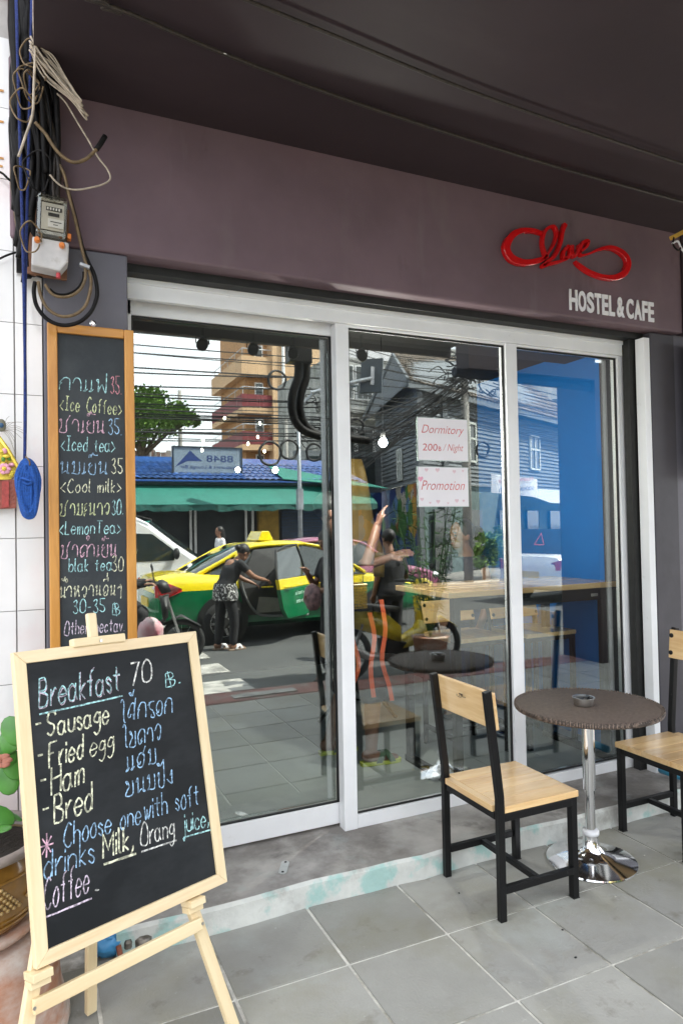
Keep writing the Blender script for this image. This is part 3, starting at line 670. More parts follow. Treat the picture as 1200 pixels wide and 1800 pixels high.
# wooden easel in the plane just behind the board
def ebar(name, a, b, w, th, n0, mm, bev=.003, end=None):
    pa = easel_pt(a[0], a[1], n0); pb = easel_pt(b[0], b[1], n0)
    mb = MB(); mb.bar((0, 0, 0), (0, (pb - pa).length, 0), w, th, up=(0, 0, 1))
    o = mb.build(name, mm, ez, bevel=bev)
    d = (pb - pa).normalized(); x = d.cross(N).normalized(); z = x.cross(d)
    o.matrix_local = Matrix(((x.x, d.x, z.x, pa.x - .30), (x.y, d.y, z.y, pa.y - 2.10), (x.z, d.z, z.z, pa.z), (0, 0, 0, 1)))
    return o
top = [(0.2495,0.9152)][0]
LR = [(0.4562,-0.0123),(0.5958,-0.4398)]; LL = [(0.089,-0.015),(0.0252,-0.1562)]
zz = -.026
def foot(a, b):        # carry a leg line down to the pavement
    pa = easel_pt(*a, zz); pb = easel_pt(*b, zz); t = (pa.z - .004) / (pa.z - pb.z); return (a[0] + (b[0] - a[0]) * t, a[1] + (b[1] - a[1]) * t)
fr_ = foot(*LR); fl_ = foot(*LL)
apex = (top[0] + .005, BH + .012)
ebar('leg', fr_, (apex[0] + .035, BH - .05), .036, .022, zz, m_pine_v)
ebar('leg', fl_, (apex[0] - .035, BH - .05), .036, .022, zz, m_pine_v)
cb = [(0.0612,-0.0845),(0.4831,-0.0833)]
def on_leg(f, a, v_):
    t = (v_ - f[1]) / (a[1] - f[1]); return (f[0] + (a[0] - f[0]) * t, v_)
ebar('cross_bar', on_leg(fl_, (apex[0] - .035, BH - .05), cb[0][1]), on_leg(fr_, (apex[0] + .035, BH - .05), cb[1][1]), .036, .018, zz + .0205, m_pine_v)
ebar('mast', (apex[0], BH - .12), (apex[0], BH + .095), .032, .018, zz + .0005, m_pine_v, .006)
ebar('head_block', (apex[0] - .085, BH + .006), (apex[0] + .085, BH + .006), .026, .03, .004, m_pine_v, .004)
for f, s in ((fr_, 1), (fl_, -1)):
    q = on_leg(f, (apex[0] + s * .035, BH - .05), -.012)
    ebar('ledge', (q[0] - .026, q[1] - .002), (q[0] + .026, q[1] - .002), .020, .06, -.005, m_pine_v, .002)
    ebar('ledge_lip', (q[0] - .026, q[1] - .022), (q[0] + .026, q[1] - .022), .018, .04, -.012, m_pine_v, .002)
# rear leg
a = easel_pt(apex[0], BH - .06, zz - .02); b = V((.36, 2.62, .004))
b = V([(0.143,2.257,0)][0])
mb = MB().bar((0, 0, 0), (0, (b - a).length, 0), .034, .022, up=(0, 0, 1)); o = mb.build('rear_leg', m_pine_v, ez, bevel=.003)
b = V((.17, 2.40, .004)); d = (b - a).normalized(); x = d.cross(N).normalized(); z = x.cross(d)
o.matrix_local = Matrix(((x.x, d.x, z.x, a.x - .30), (x.y, d.y, z.y, a.y - 2.10), (x.z, d.z, z.z, a.z), (0, 0, 0, 1)))
o.scale = (1, (b - a).length / (V([(0.143,2.257,0)][0]) - a).length, 1) if False else (1, 1, 1)

for q in (on_leg(fr_, (apex[0] + .035, BH - .05), cb[1][1]), on_leg(fl_, (apex[0] - .035, BH - .05), cb[0][1]), (apex[0], BH + .004)):
    o = MB().lathe([(.0045, 0), (.0045, .002)], 10).build('screw', m_steel, ez); pq_ = easel_pt(q[0], q[1], .0215 if q[1] > .5 else zz + .0298); o.matrix_local = Matrix(((U.x, Vv.x, N.x, pq_.x - .30), (U.y, Vv.y, N.y, pq_.y - 2.10), (U.z, Vv.z, N.z, pq_.z), (0, 0, 0, 1)))

# ---------------------------------------------------------------- electricity meter, cables, rope
m_grey_pl = mat('grey_meter_plastic', (.50, .48, .47), .45, var=.1, scale=20); overlay(m_grey_pl, (.3, .26, .22), 25, .6, .75, fac=.5)
m_orange = mat('orange_screw_plastic', (.70, .20, .03), .4)
m_clear = glassmat('clear_meter_cover', .10, (.82, .80, .74))
m_dial = mat('meter_dial', (.62, .60, .56), .5); m_dark = mat('dark_mark', (.02, .02, .02), .6); m_brownwood = woodmat('old_brown_board', (.20, .09, .045), (.12, .05, .025), 2, 6, .7, 0)
m_housing = mat('dark_meter_housing', (.055, .05, .042), .5, var=.5, scale=30)
mt = thing('electricity_meter', 'grey electricity meter with a clear cover above the chalkboard menu', 'electricity meter', (.078, 2.72, 2.53)); mt.rotation_euler = (0, R(2.5), R(0))
MB().box((-.075, .05, .0), (.062, .07, .27)).build('back_board', m_brownwood, mt, bevel=.002)
MB().box((-.052, -.015, .115), (.052, .049, .270)).build('housing', m_housing, mt, bevel=.012)
MB().prism([(-.062, -.03, .005), (-.062, -.03, .112), (.062, -.03, .112), (.062, -.03, .04), (.035, -.03, .0)], (0, .075, 0)).build('terminal_cover', m_grey_pl, mt, bevel=.006)
MB().box((-.035, -.0195, .15), (.042, -.0165, .25)).build('dial', m_dial, mt)
k = MB(); k.box((-.02, -.0215, .222), (.034, -.0197, .236)); k.build('counter', m_dark, mt)
for i in range(5): MB().box((-.017 + i * .0098, -.0222, .2245), (-.0115 + i * .0098, -.0216, .2335)).build('digit_wheel', m_white, mt)
MB().box((-.012, -.0215, .202), (.026, -.0197, .214)).build('disc_slot', m_dark, mt)
MB().box((-.012, -.0235, .160), (.042, -.0205, .192)).build('label', m_white, mt)
MB().box((-.004, -.0242, .179), (.034, -.0236, .182)).build('label_print', m_dark, mt); MB().box((.006, -.0242, .169), (.022, -.0236, .1715)).build('label_print', m_dark, mt)
MB().box((-.052, -.052, .118), (.052, -.016, .272)).build('clear_cover', m_clear, mt, bevel=.014)
for x, z in ((-.045, .098), (.038, .094)): MB().lathe([(.0105, 0), (.0105, .012), (.006, .02)], 12).build('screw_cap', m_orange, mt, loc=(x, -.031, z)).rotation_euler = (R(90), 0, 0)
MB().box((.056, -.01, .135), (.07, .02, .155)).build('side_clip', m_orange, mt, bevel=.003)
MB().lathe([(.008, 0), (.008, .018)], 10).build('seal', mat('red_seal', (.5, .05, .06), .5), mt, loc=(.03, -.01, -.02))
m_cab = mat('black_cable', (.009, .008, .008), .55, var=.4, scale=30)
m_cab.node_tree.nodes['Principled BSDF'].inputs['Specular IOR Level'].default_value = .15
m_cabbrown = mat('aged_brown_cable', (.16, .105, .05), .6, var=.4, scale=40); m_cabdark = mat('weathered_dark_cable', (.028, .02, .015), .6, var=.6, scale=60)
m_cabwhite = mat('dirty_white_cable', (.42, .35, .27), .6, var=.35, scale=30)
m_rope = mat('navy_rope', (.012, .03, .16), .8, var=.4, scale=120, bump=.6, bscale=300); m_ropeb = mat('bright_blue_rope', (.015, .10, .42), .75, var=.35, scale=160, bump=.8, bscale=350)
def cable(name, label, pts, r, m, group=None, n=8, k=6, cat='cable'):
    p = smoothpath(pts, k); c0 = p[0]
    o = MB().tube([q - c0 for q in p], r, n).build(name, m, smooth=True); o.location = c0
    return tag(o, label, cat, group)
def dep(pts, ys):       # give traced points their own depth in front of the wall
    return [(x, y_, z) for (x, _, z), y_ in zip(pts, ys)]
lp = [(0.029,2.74,2.495),(0.025,2.74,2.452),(0.036,2.74,2.401),(0.072,2.74,2.358),(0.125,2.74,2.343),(0.181,2.74,2.362),(0.222,2.74,2.405),(0.243,2.74,2.458),(0.245,2.74,2.502),(0.234,2.74,2.555),(0.214,2.74,2.596),(0.198,2.74,2.637),(0.184,2.74,2.69),(0.171,2.74,2.753),(0.153,2.74,2.826),(0.136,2.74,2.888)]
cable('meter_tail_cable', 'black meter cable making the lowest loop above the menu board', lp, .0075, m_cab)
lp = [(0.04,2.732,2.494),(0.048,2.732,2.442),(0.072,2.732,2.396),(0.117,2.732,2.374),(0.165,2.732,2.386),(0.201,2.732,2.422),(0.218,2.732,2.474),(0.223,2.732,2.529),(0.207,2.732,2.581),(0.193,2.732,2.634),(0.18,2.732,2.697),(0.164,2.732,2.77),(0.149,2.732,2.832),(0.134,2.732,2.905),(0.116,2.732,2.945)]
cable('meter_tail_cable', 'brown meter cable looping just inside the black one', lp, .006, m_cabbrown)
lp = [(0.063,2.725,2.484),(0.082,2.725,2.455),(0.111,2.725,2.444),(0.151,2.725,2.453),(0.185,2.725,2.483),(0.202,2.725,2.524),(0.202,2.725,2.567)]
cable('meter_tail_cable', 'small brown inner cable loop under the meter', lp, .0055, m_cabbrown)
lp = [(0.079,2.735,2.473),(0.102,2.735,2.458),(0.138,2.735,2.461),(0.172,2.735,2.484),(0.192,2.735,2.517),(0.197,2.735,2.553)]
cable('meter_tail_cable', 'thin dark cable nested in the small loop under the meter', lp, .004, m_cab)
o = MB().box((-.018, -.012, -.006), (.018, .012, .006)).build('cable_tie', m_alu_grey, bevel=.002); o.location = [(0.2,2.72,2.57)][0]; o.rotation_euler = (0, R(15), 0); tag(o, 'grey clip holding the meter cables together', 'clip')
# the tangle running up the corner
rt = random.Random(11)
for i in range(38):
    pts = []; x = rt.uniform(-.035, .065); y = rt.uniform(2.775, 2.83); z = rt.uniform(2.5, 2.8)
    while z < 4.4:
        pts.append((x, y, z)); x = min(max(x + rt.uniform(-.025, .03), -.04), .10 if z > 2.8 else .055); y = min(max(y + rt.uniform(-.02, .02), 2.70 if z > 2.9 else 2.775), 2.84); z += rt.uniform(.07, .16)
    r_, mm = rt.choice((.008, .010, .012, .015)), rt.choice((m_cab, m_cab, m_cab, m_cab, m_cab, m_cabbrown))
    cable('riser_cable', ('thin ' if r_ < .009 else 'thick ' if r_ > .012 else '') + ('aged brown' if mm is m_cabbrown else 'black') + ' cable in the bundle climbing the corner above the meter', pts, r_, mm, 'dark cables climbing the corner', n=6, k=4)
for i in range(9):
    cx, cz = rt.uniform(-.03, .07), rt.uniform(2.6, 3.3); rr_ = rt.uniform(.02, .05)
    pts = [(cx + rr_ * math.cos(a) * (1 + .2 * math.sin(3 * a)), 2.66 + .02 * math.sin(a * 2 + i), cz + 1.7 * rr_ * math.sin(a)) for a in [k * .55 for k in range(12)]]
    cable('wire_loop', 'loose dark wire curl caught in the cable bundle', pts, .003, rt.choice((m_cab, m_cabbrown)), 'loose wire curls', n=5, k=3, cat='wire')
for i in range(20):
    x = rt.uniform(.035, .105); y = rt.uniform(2.70, 2.84); z = rt.uniform(2.72, 2.9); pts = []
    while z < 3.27:
        pts.append((x, y, z)); x = min(max(x + rt.uniform(-.022, .02), .02), .115 - (z - 2.8) * .03); y = min(max(y + rt.uniform(-.015, .015), 2.69), 2.84); z += rt.uniform(.06, .12)
    pts.append((x - .02, y, 3.30))
    cable('riser_cable', 'dark cable sagging against the plum beam right of the main bundle', pts, rt.choice((.005, .008, .011)), rt.choice((m_cab, m_cab, m_cab, m_cabdark)), 'dark cables against the beam', n=6, k=4)
lp = [(0.032,2.62,3.322),(0.059,2.62,3.278),(0.096,2.62,3.237),(0.139,2.62,3.186),(0.181,2.62,3.137),(0.193,2.62,3.13),(0.177,2.62,3.149),(0.143,2.62,3.207),(0.106,2.62,3.26),(0.065,2.62,3.294),(0.035,2.62,3.313)]
for i in range(9):
    q = [(x + rt.uniform(-.006, .006) + .004 * i * (j > 2) * (j < 8) - .012, 2.60 + .006 * i + rt.uniform(-.003, .003), z + rt.uniform(-.008, .008) - .004 * i) for j, (x, y, z) in enumerate(lp)]
    cable('coiled_cable', 'pale cable turn in the hank hung at the top left corner', q, .003, m_cabwhite, 'turns of the pale cable hank', n=6, k=5)
cable('hanging_cable', 'long pale cable hanging in a pointed loop over the plum beam', dep([(0.109,2.72,3.195),(0.138,2.72,3.17),(0.167,2.72,3.123),(0.197,2.72,3.075),(0.221,2.72,3.037),(0.235,2.72,3.011),(0.257,2.72,2.978),(0.284,2.72,2.946),(0.294,2.72,2.913),(0.27,2.72,2.887),(0.225,2.72,2.865),(0.175,2.72,2.847),(0.135,2.72,2.846),(0.105,2.72,2.861),(0.082,2.72,2.885)], [2.7] * 15), .0035, m_cabwhite)
cable('cut_cable', 'stub of cut black cable sticking out over the plum beam', [(0.034,2.7,3.07),(0.068,2.7,3.035),(0.096,2.7,2.993),(0.125,2.7,2.963),(0.164,2.7,2.949),(0.205,2.7,2.968),(0.241,2.7,3.009),(0.262,2.7,3.046),(0.275,2.7,3.071)], .0065, m_cabbrown)
o = cable('cable_end', 'black sleeve on the end of the cut cable stub', [(0.245,2.699,3.014),(0.262,2.699,3.043),(0.277,2.699,3.073)], .010, m_cab, k=2)
cable('thin_wire', 'thin brown wire arc at the very top left', [(0.062,2.66,3.494),(0.099,2.66,3.442),(0.124,2.66,3.396),(0.116,2.66,3.347),(0.079,2.66,3.341),(0.032,2.66,3.328)], .0028, m_cabbrown, cat='wire')
cable('white_cable', 'dirty white cable running up inside the bundle beside the rope', [(0.033,2.6,3.493),(0.032,2.6,3.37),(0.035,2.6,3.269),(0.03,2.6,3.146),(0.025,2.6,3.043),(0.001,2.6,2.956),(-0.021,2.6,2.881)], .0045, m_cabwhite)
cable('side_wire', 'dark wire reaching left across the white tiles above the meter', [(-0.106,2.83,2.93),(-0.078,2.83,2.921),(-0.049,2.83,2.898),(-0.01,2.83,2.897),(0.029,2.83,2.931)], .0045, m_cab, cat='wire')
cable('side_wire', 'twisted dark wire reaching left across the tiles beside the meter', [(-0.109,2.83,2.582),(-0.08,2.83,2.603),(-0.061,2.83,2.615),(-0.036,2.83,2.627),(-0.012,2.83,2.626)], .004, m_cab, cat='wire')
tk = MB().box((-.034, 2.83, 2.56), (.052, 2.856, 7)).build('cable_backing', m_cab); tag(tk, 'black cable trunking board added up the corner to darken the gaps behind the tangled cables', 'backing')  # black backing board added so the gaps between cables read dark
# two cables strung under the canopy
cable('canopy_cable', 'old cable strung under the dark ceiling, the lower one with white paint spots', smoothpath([(0.177,2.266,3.262),(0.321,2.278,3.262),(0.638,2.342,3.262),(1.136,2.409,3.262),(1.701,2.454,3.262),(2.379,2.492,3.262),(3.359,2.51,3.262)], 2), .0075, m_cabdark, k=4)
cable('canopy_cable', 'thin cable strung under the dark ceiling, the upper right one', smoothpath([(0.623,2.07,3.262),(1,2.111,3.262),(1.509,2.169,3.262),(2.114,2.207,3.262),(3.008,2.243,3.262)], 2), .0065, m_cabdark, k=4)
for i, q in enumerate([(0.591,2.334,3.262),(0.604,2.338,3.262),(0.619,2.341,3.262),(0.645,2.343,3.262)]):
    o = MB().ell((0, 0, 0), (.006 + .006 * (i == 3), .003, .003), 8, 6).build('paint_spot', m_white, smooth=True); o.location = (q[0], q[1] - .004, q[2] - .002); tag(o, 'white paint spot on the lower canopy cable', 'paint spot', 'white paint spots')
hk = [(x, y_, z) for (x, y_, z) in [(0.194,2.272,3.262),(0.219,2.256,3.262),(0.246,2.265,3.262),(0.23,2.287,3.262),(0.257,2.287,3.262),(0.287,2.29,3.262),(0.265,2.278,3.262),(0.238,2.274,3.262)]]
cable('cable_fray', 'frayed brown binding on the canopy cable at the top', hk, .006, m_cabdark)
# blue rope with its hank
rp_ = thing('blue_rope', 'navy cord hanging with a bright blue hank hanging before the cable bundle', 'rope', (-.0, 2.7, 1.65))
def RP(mb, name, m): o = mb.build(name, m, rp_, smooth=True); o.location = -rp_.location; return o
RP(MB().tube(smoothpath([(-0.026,2.7,3.548),(-0.021,2.7,3.256),(-0.016,2.7,2.964),(-0.011,2.7,2.674),(-0.009,2.7,2.508),(-0.007,2.7,2.26),(-0.007,2.7,2.013),(-0.011,2.7,1.824)], 4), .0055, 8), 'cord', m_rope)
RP(MB().tube(smoothpath([(0.027,2.71,3.572),(0.02,2.71,3.273),(0.009,2.71,2.891),(0.001,2.71,2.617),(-0.004,2.71,2.429),(-0.007,2.71,2.159),(-0.011,2.71,1.825)], 4), .005, 8), 'cord', m_rope)
for i in range(7):
    rx, rz_ = .008 + .0048 * i, .078 + .0045 * i
    q = [(.0 + rx * math.cos(th) * (1 + .12 * math.sin(3 * th + i)) + rt.uniform(-.0012, .0012), 2.694 - .011 * math.sin(i * .5) + .004 * math.sin(2 * th + i), 1.727 + rz_ * math.sin(th) - .008 * math.cos(th)) for th in [2 * PI * k_ / 16 for k_ in range(16)]]
    RP(MB().tube(smoothpath(q, 3, closed=True), .0062, 8, closed=True), 'hank_strand', m_ropeb)
for i in range(4): RP(MB().tube(smoothpath([(-.012 + .007 * i, 2.688, 1.80), (-.015 + .008 * i, 2.682, 1.73), (-.010 + .006 * i, 2.688, 1.655)], 4), .006, 8), 'hank_strand', m_ropeb)
RP(MB().tube(smoothpath([(-.02, 2.68, 1.765), (-.005, 2.665, 1.758), (.012, 2.668, 1.750), (.0, 2.672, 1.742), (-.018, 2.675, 1.748)], 5), .005, 8), 'knot', m_ropeb)
RP(MB().tube(smoothpath([(-.008, 2.67, 1.84), (.004, 2.662, 1.825), (.006, 2.672, 1.81)], 5), .003, 6), 'wire_tie', m_cabbrown)
# flower offering on the neighbour's wall
m_yel = mat('yellow_garland', (.72, .56, .06), .6, var=.35, scale=60); m_pinkf = mat('pink_petals', (.75, .35, .45), .6, var=.2, scale=60); m_whitef = mat('white_petals', (.78, .74, .70), .6)
m_redpl = mat('red_brown_plaque', (.27, .07, .045), .5, var=.3, scale=50, bump=.5, bscale=120); m_green = mat('leaf_green', (.09, .26, .04), .5, var=.3, scale=20)
of = thing('flower_offering', 'yellow and pink flower offering with peacock feather and red plaque on the white tiles', 'offering', (-.12, 2.84, 1.65))
c = V([(-0.076,2.8,1.836)][0])
def OF(mb, name, m, sm=True): o = mb.build(name, m, of, smooth=sm); o.location = -of.location; return o
tri = [(-0.17,2.82,1.856),(-0.095,2.82,1.922),(-0.053,2.82,1.842),(-0.038,2.82,1.813),(-0.058,2.82,1.77),(-0.17,2.82,1.752)]
OF(MB().prism(tri, (0, .02, 0)), 'garland_back', m_yel, False)
OF(MB().tube([(x, y - .005, z) for x, y, z in [(-0.098,2.815,1.925),(-0.068,2.815,1.88),(-0.038,2.815,1.821),(-0.031,2.815,1.808)]], .007, 8), 'gold_edge', mat('gold_foil', (.8, .62, .10), .25, metal=.6))
for i in range(26):
    x = c.x + rt.uniform(-.07, .028); z = c.z + rt.uniform(-.055, .045)
    if x - c.x > .03 - (z - c.z) * .5: continue
    OF(MB().ell((x, 2.812 + rt.uniform(-.006, .006), z), (rt.uniform(.007, .014), .008, rt.uniform(.006, .012)), 8, 6), 'blossom', rt.choice((m_yel, m_yel, m_pinkf, m_whitef, m_green)))
f = V([(-0.08,2.8,1.806)][0])
for a in range(7): OF(MB().ell(f + V((.014 * math.cos(a * .9), 0, .014 * math.sin(a * .9))), (.010, .004, .007), 8, 6), 'petal', m_pinkf)
OF(MB().ell(f + V((0, -.004, 0)), (.008, .006, .008), 10, 8), 'flower_centre', m_yel)
pq = [(-0.152,2.82,1.767),(-0.039,2.82,1.768),(-0.041,2.82,1.662),(-0.153,2.82,1.656)]
OF(MB().prism(pq, (0, .02, 0)), 'plaque', m_redpl, False)
pq = [(-0.088,2.815,1.761),(-0.065,2.815,1.761),(-0.066,2.815,1.666),(-0.089,2.815,1.662)]
OF(MB().prism(pq, (0, .01, 0)), 'plaque_strip', mat('red_strip', (.38, .05, .04), .5, var=.3, scale=80), False)
fc = V([(-0.088,2.8,1.966)][0])
OF(MB().ell(fc, (.016, .004, .024), 14, 10), 'feather_eye', mat('feather_bronze', (.13, .12, .08), .5)); OF(MB().ell(fc + V((0, -.005, 0)), (.008, .002, .009), 12, 8), 'feather_spot', mat('feather_blue', (.01, .06, .14), .3))
m_barb = mat('feather_barb', (.20, .17, .13), .7)
for i in range(15):
    a = R(-60 + i * 12); L = rt.uniform(.045, .085); q0 = fc + V((.005, 0, -.02)); q1 = q0 + V((math.cos(a) * L * .5, 0, math.sin(a) * L * .5 + .008)); q2 = q0 + V((math.cos(a) * L, -.002, math.sin(a) * L - .012))
    OF(MB().tube(smoothpath([q0, q1, q2], 4), .0009, 4), 'feather_barb', m_barb)
for i, (x, y) in enumerate(((0, 158), (0, 213), (0, 277), (0, 290))):
    q = V([(-0.078,2.855,3.254),(-0.079,2.855,3.134),(-0.08,2.855,2.993),(-0.084,2.855,2.962)][i]); o = MB().box((-.02, 0, -.004), (.006, .002, .004)).build('tape_scrap', m_frame_orange); o.location = (q.x, 2.858, q.z); tag(o, 'brown tape residue on the pale wall at the left edge', 'tape', 'scraps of tape')
# yellow fixture top right
fx = thing('lamp_bracket', 'yellow metal bracket with tangled wires under the ceiling at the right edge', 'bracket', (3.75, 2.6, 2.9))
def FX(mb, name, m): o = mb.build(name, m, fx, smooth=True); o.location = -fx.location; return o
q = [(3.199,2.6,3.11),(3.358,2.6,3.193)]
o = MB().bar(q[0], q[1], .03, .022).build('arm', mat('yellow_metal', (.62, .38, .06), .5), fx); o.location = -fx.location
FX(MB().tube(smoothpath([(3.19,2.59,3.073),(3.23,2.59,3.092),(3.255,2.59,3.058),(3.289,2.59,3.032)], 4), .006, 6), 'wire', m_white); FX(MB().tube(smoothpath([(3.204,2.59,3.113),(3.194,2.59,3.068),(3.237,2.59,3.043),(3.274,2.59,3.086),(3.316,2.59,3.023)], 4), .005, 6), 'wire', m_cab)
# ---------------------------------------------------------------- plants and pots at the left
m_terr = mat('whitened_terracotta', (.42, .20, .12), .85, var=.2, scale=5, bump=.4, bscale=30); overlay(m_terr, (.58, .53, .48), 4, .42, .62, fac=.85, stretch=(1, 1, 2))
m_glaze = mat('ochre_glaze', (.26, .13, .025), .2, var=.45, scale=5, coat=.6); m_glazerim = mat('grey_glaze_rim', (.30, .25, .22), .5, var=.3, scale=10)
m_soil = mat('soil', (.03, .022, .016), .95, bump=1, bscale=60)
p1 = thing('terracotta_pot', 'big upturned whitened terracotta pot under the glazed one beside the easel', 'pot', (-.185, 2.46, 0))
MB().lathe([(.27, 0), (.285, .01), (.288, .05), (.270, .12), (.262, .22), (.245, .29), (.22, .32), (.001, .322)], 48).build('body', m_terr, p1, smooth=True)
MB().lathe([(.285, .0), (.297, .012), (.294, .035), (.286, .04)], 48, cap=False).build('rim', m_terr, p1, smooth=True)
p2 = thing('glazed_plant_pot', 'ochre glazed pot with raised pattern holding a fleshy green plant', 'plant pot', (-.185, 2.46, .323))
MB().lathe([(.16, 0), (.20, .012), (.22, .03), (.215, .045), (.17, .04)], 40).build('saucer', m_terr, p2, smooth=True)
MB().lathe([(.15, .03), (.185, .05), (.21, .10), (.222, .17), (.218, .235), (.205, .26)], 48, cap=False).build('body', m_glaze, p2, smooth=True)
MB().lathe([(.204, .258), (.232, .268), (.236, .285), (.215, .292), (.195, .28), (.19, .25), (.001, .25)], 48, cap=False).build('rim', m_glazerim, p2, smooth=True)
for zz_, rr_ in ((.095, .209), (.075, .200), (.215, .222)): MB().tube([(rr_ * math.cos(a), rr_ * math.sin(a), zz_) for a in [2 * PI * k / 40 for k in range(40)]], .005, 6, closed=True).build('glaze_band', m_glaze, p2, smooth=True)
md = MB()
m_relief = mat('pale_relief_glaze', (.42, .27, .09), .3, coat=.5, var=.3, scale=60)
for k in range(7):
    for j in range(4 + k):
        th = R(-70) + (j - (3 + k) / 2) * .085; r_ = .2245; md.ell((r_ * math.cos(th), r_ * math.sin(th), .20 - k * .011), (.007, .007, .006), 6, 4)
for th0 in (R(-105), R(-25)):
    for k in range(5):
        for j in range(3 + k): th = th0 + (j - (2 + k) / 2) * .085; md.ell((.2245 * math.cos(th), .2245 * math.sin(th), .19 - k * .011), (.007, .007, .006), 6, 4)
stuff(md.build('relief_beads', m_relief, p2, smooth=True))
MB().lathe([(.001, .256), (.19, .256)], 24, cap=False).build('soil', m_soil, p2)
m_fleshy = mat('fleshy_leaf', (.07, .24, .035), .35, var=.3, scale=9, coat=.2)
for i in range(26):
    a = rt.uniform(0, 2 * PI); r_ = rt.uniform(.02, .15); z = .30 + rt.uniform(0, .26) * (1 - r_ / .3); s = rt.uniform(.035, .055)
    rot = Euler((rt.uniform(-.9, .9), rt.uniform(-.9, .9), a)).to_matrix()
    MB().ell((r_ * math.cos(a), r_ * math.sin(a), z), (s, s * .65, .004), 12, 8, rot).build('leaf', m_fleshy, p2, smooth=True)
for q in [(-0.054,2.33,0.94),(-0.073,2.33,0.9),(-0.045,2.33,0.861),(-0.064,2.33,0.822),(-0.048,2.33,0.965)]:
    rot = Euler((R(80), rt.uniform(-.7, .7), rt.uniform(-.3, .3))).to_matrix()
    o = MB().ell((0, 0, 0), (.034, .048, .0045), 14, 8, rot).build('leaf', m_fleshy, p2, smooth=True); o.location = V(q) - p2.location
for q in [(-0.078,2.29,0.891)]:
    for k in range(6):
        a = k * 1.05; o = MB().ell((0, 0, 0), (.016, .003, .009), 8, 6).build('coral_petal', mat('coral_petals', (.50, .20, .14), .7, var=.3, scale=50) if 'coral_petals' not in MATS else MATS['coral_petals'], p2, smooth=True); o.location = V(q) - p2.location + V((.014 * math.cos(a), 0, .014 * math.sin(a)))
for i in range(5):
    a = rt.uniform(0, 6.28); MB().tube(smoothpath([(.05 * math.cos(a), .05 * math.sin(a), .25), (.12 * math.cos(a), .12 * math.sin(a), .30), (.2 * math.cos(a), .2 * math.sin(a), .27)], 4), .004, 6).build('dry_stem', mat('dry_stem', (.3, .22, .12), .8) if 'dry_stem' not in MATS else MATS['dry_stem'], p2, smooth=True)
# water tap fittings and a blue bag on the step corner
vl = thing('water_valve', 'grey water meter fitting with a brown pipe on the ground behind the easel', 'water meter', tuple([(0.356,2.679,0.03)][0]))
m_brass = mat('dirty_brass', (.22, .20, .17), .4, metal=.7, var=.4, scale=40)
MB().lathe([(.03, 0), (.034, .01), (.034, .04), (.02, .05)], 20).build('meter_body', m_brass, vl, loc=(.02, 0, -.02), smooth=True)
MB().tube([(-.07, .02, .0), (-.03, .01, .0), (.08, 0, 0)], .012, 10).build('pipe', m_brass, vl)
MB().lathe([(.017, 0), (.017, .02), (.012, .03)], 6).build('nut', m_brass, vl, loc=(-.035, -.01, .0))
MB().tube(smoothpath([(-.07, -.02, .02), (-.065, -.05, -.01), (-.06, -.07, -.028)], 4), .010, 8).build('red_pipe', mat('rusty_pipe', (.28, .09, .05), .7), vl, smooth=True)
bg_ = MB(); random.seed(5)
bag = MB().ell((0, 0, 0), (.07, .045, .045), 18, 12); bag.v = [(x + random.uniform(-.008, .008), y + random.uniform(-.008, .008), z + random.uniform(-.01, .01)) for x, y, z in bag.v]
o = bag.build('plastic_bag', mat('sky_blue_plastic', (.07, .30, .58), .35), smooth=True); o.location = [(0.254,2.704,0.05)][0]; tag(o, 'crumpled sky blue plastic bag behind the easel legs', 'plastic bag')
pp = MB().tube([(3.301,2.864,0.135),(3.309,2.719,0.135)][0:2], .022, 14).build('water_pipe', mat('blue_pvc', (.05, .30, .48), .35), smooth=True); tag(pp, 'short blue water pipe lying on the step behind the right chair', 'pipe')
random.seed(21)

# ---------------------------------------------------------------- lettering on the beam
def text_mesh(s, size, extrude=0, offset=0, shear=0, bevel=0, spacing=1):
    cu_ = bpy.data.curves.new('t', 'FONT'); cu_.body = s; cu_.size = size; cu_.extrude = extrude; cu_.offset = offset; cu_.shear = shear; cu_.bevel_depth = bevel; cu_.space_character = spacing; cu_.resolution_u = 4
    o = bpy.data.objects.new('t', cu_); COL.objects.link(o); bpy.context.view_layer.update()
    me = bpy.data.meshes.new_from_object(o.evaluated_get(bpy.context.evaluated_depsgraph_get())); bpy.data.objects.remove(o); bpy.data.curves.remove(cu_)
    return me
def text_obj(name, s, w, h, m, parent, loc, rot=(R(90), 0, 0), **k):    # text scaled to a box w x h, lower left at loc
    me = text_mesh(s, 1, **k); xs = [v.co.x for v in me.vertices]; ys = [v.co.y for v in me.vertices]
    x0, x1, y0, y1 = min(xs), max(xs), min(ys), max(ys)
    for v in me.vertices: v.co.x = (v.co.x - x0) * (w / (x1 - x0) if w else h / (y1 - y0)); v.co.y = (v.co.y - y0) * (h / (y1 - y0) if h else w / (x1 - x0))
    me.materials.clear(); me.materials.append(m); me.name = name
    o = link(name, me, parent, loc); o.rotation_euler = rot
    return o
m_letter = mat('white_sign_letter', (.92, .91, .94), .4, var=.04)
m_redgloss = mat('red_gloss_acrylic', (.62, .006, .008), .18, var=.1, coat=.6)
sg1 = thing('hostel_sign', 'raised white block letters HOSTEL & CAFE on the plum beam', 'sign', (2.69, 2.849, 2.729))
x = 0; ws = dict(H=.072, O=.070, S=.064, T=.060, E=.056, L=.053, C=.068, A=.070, F=.053); ws['&'] = .070
for ch in 'HOSTEL & CAFE':
    if ch == ' ': x += .012; continue
    w = ws[ch] * .86
    text_obj('letter', ch, w, .115, m_letter, sg1, (x, -.0045, 0), extrude=.003, offset=.03)
    x += w + .0072
sg1.scale = (.647 / x, 1, 1)
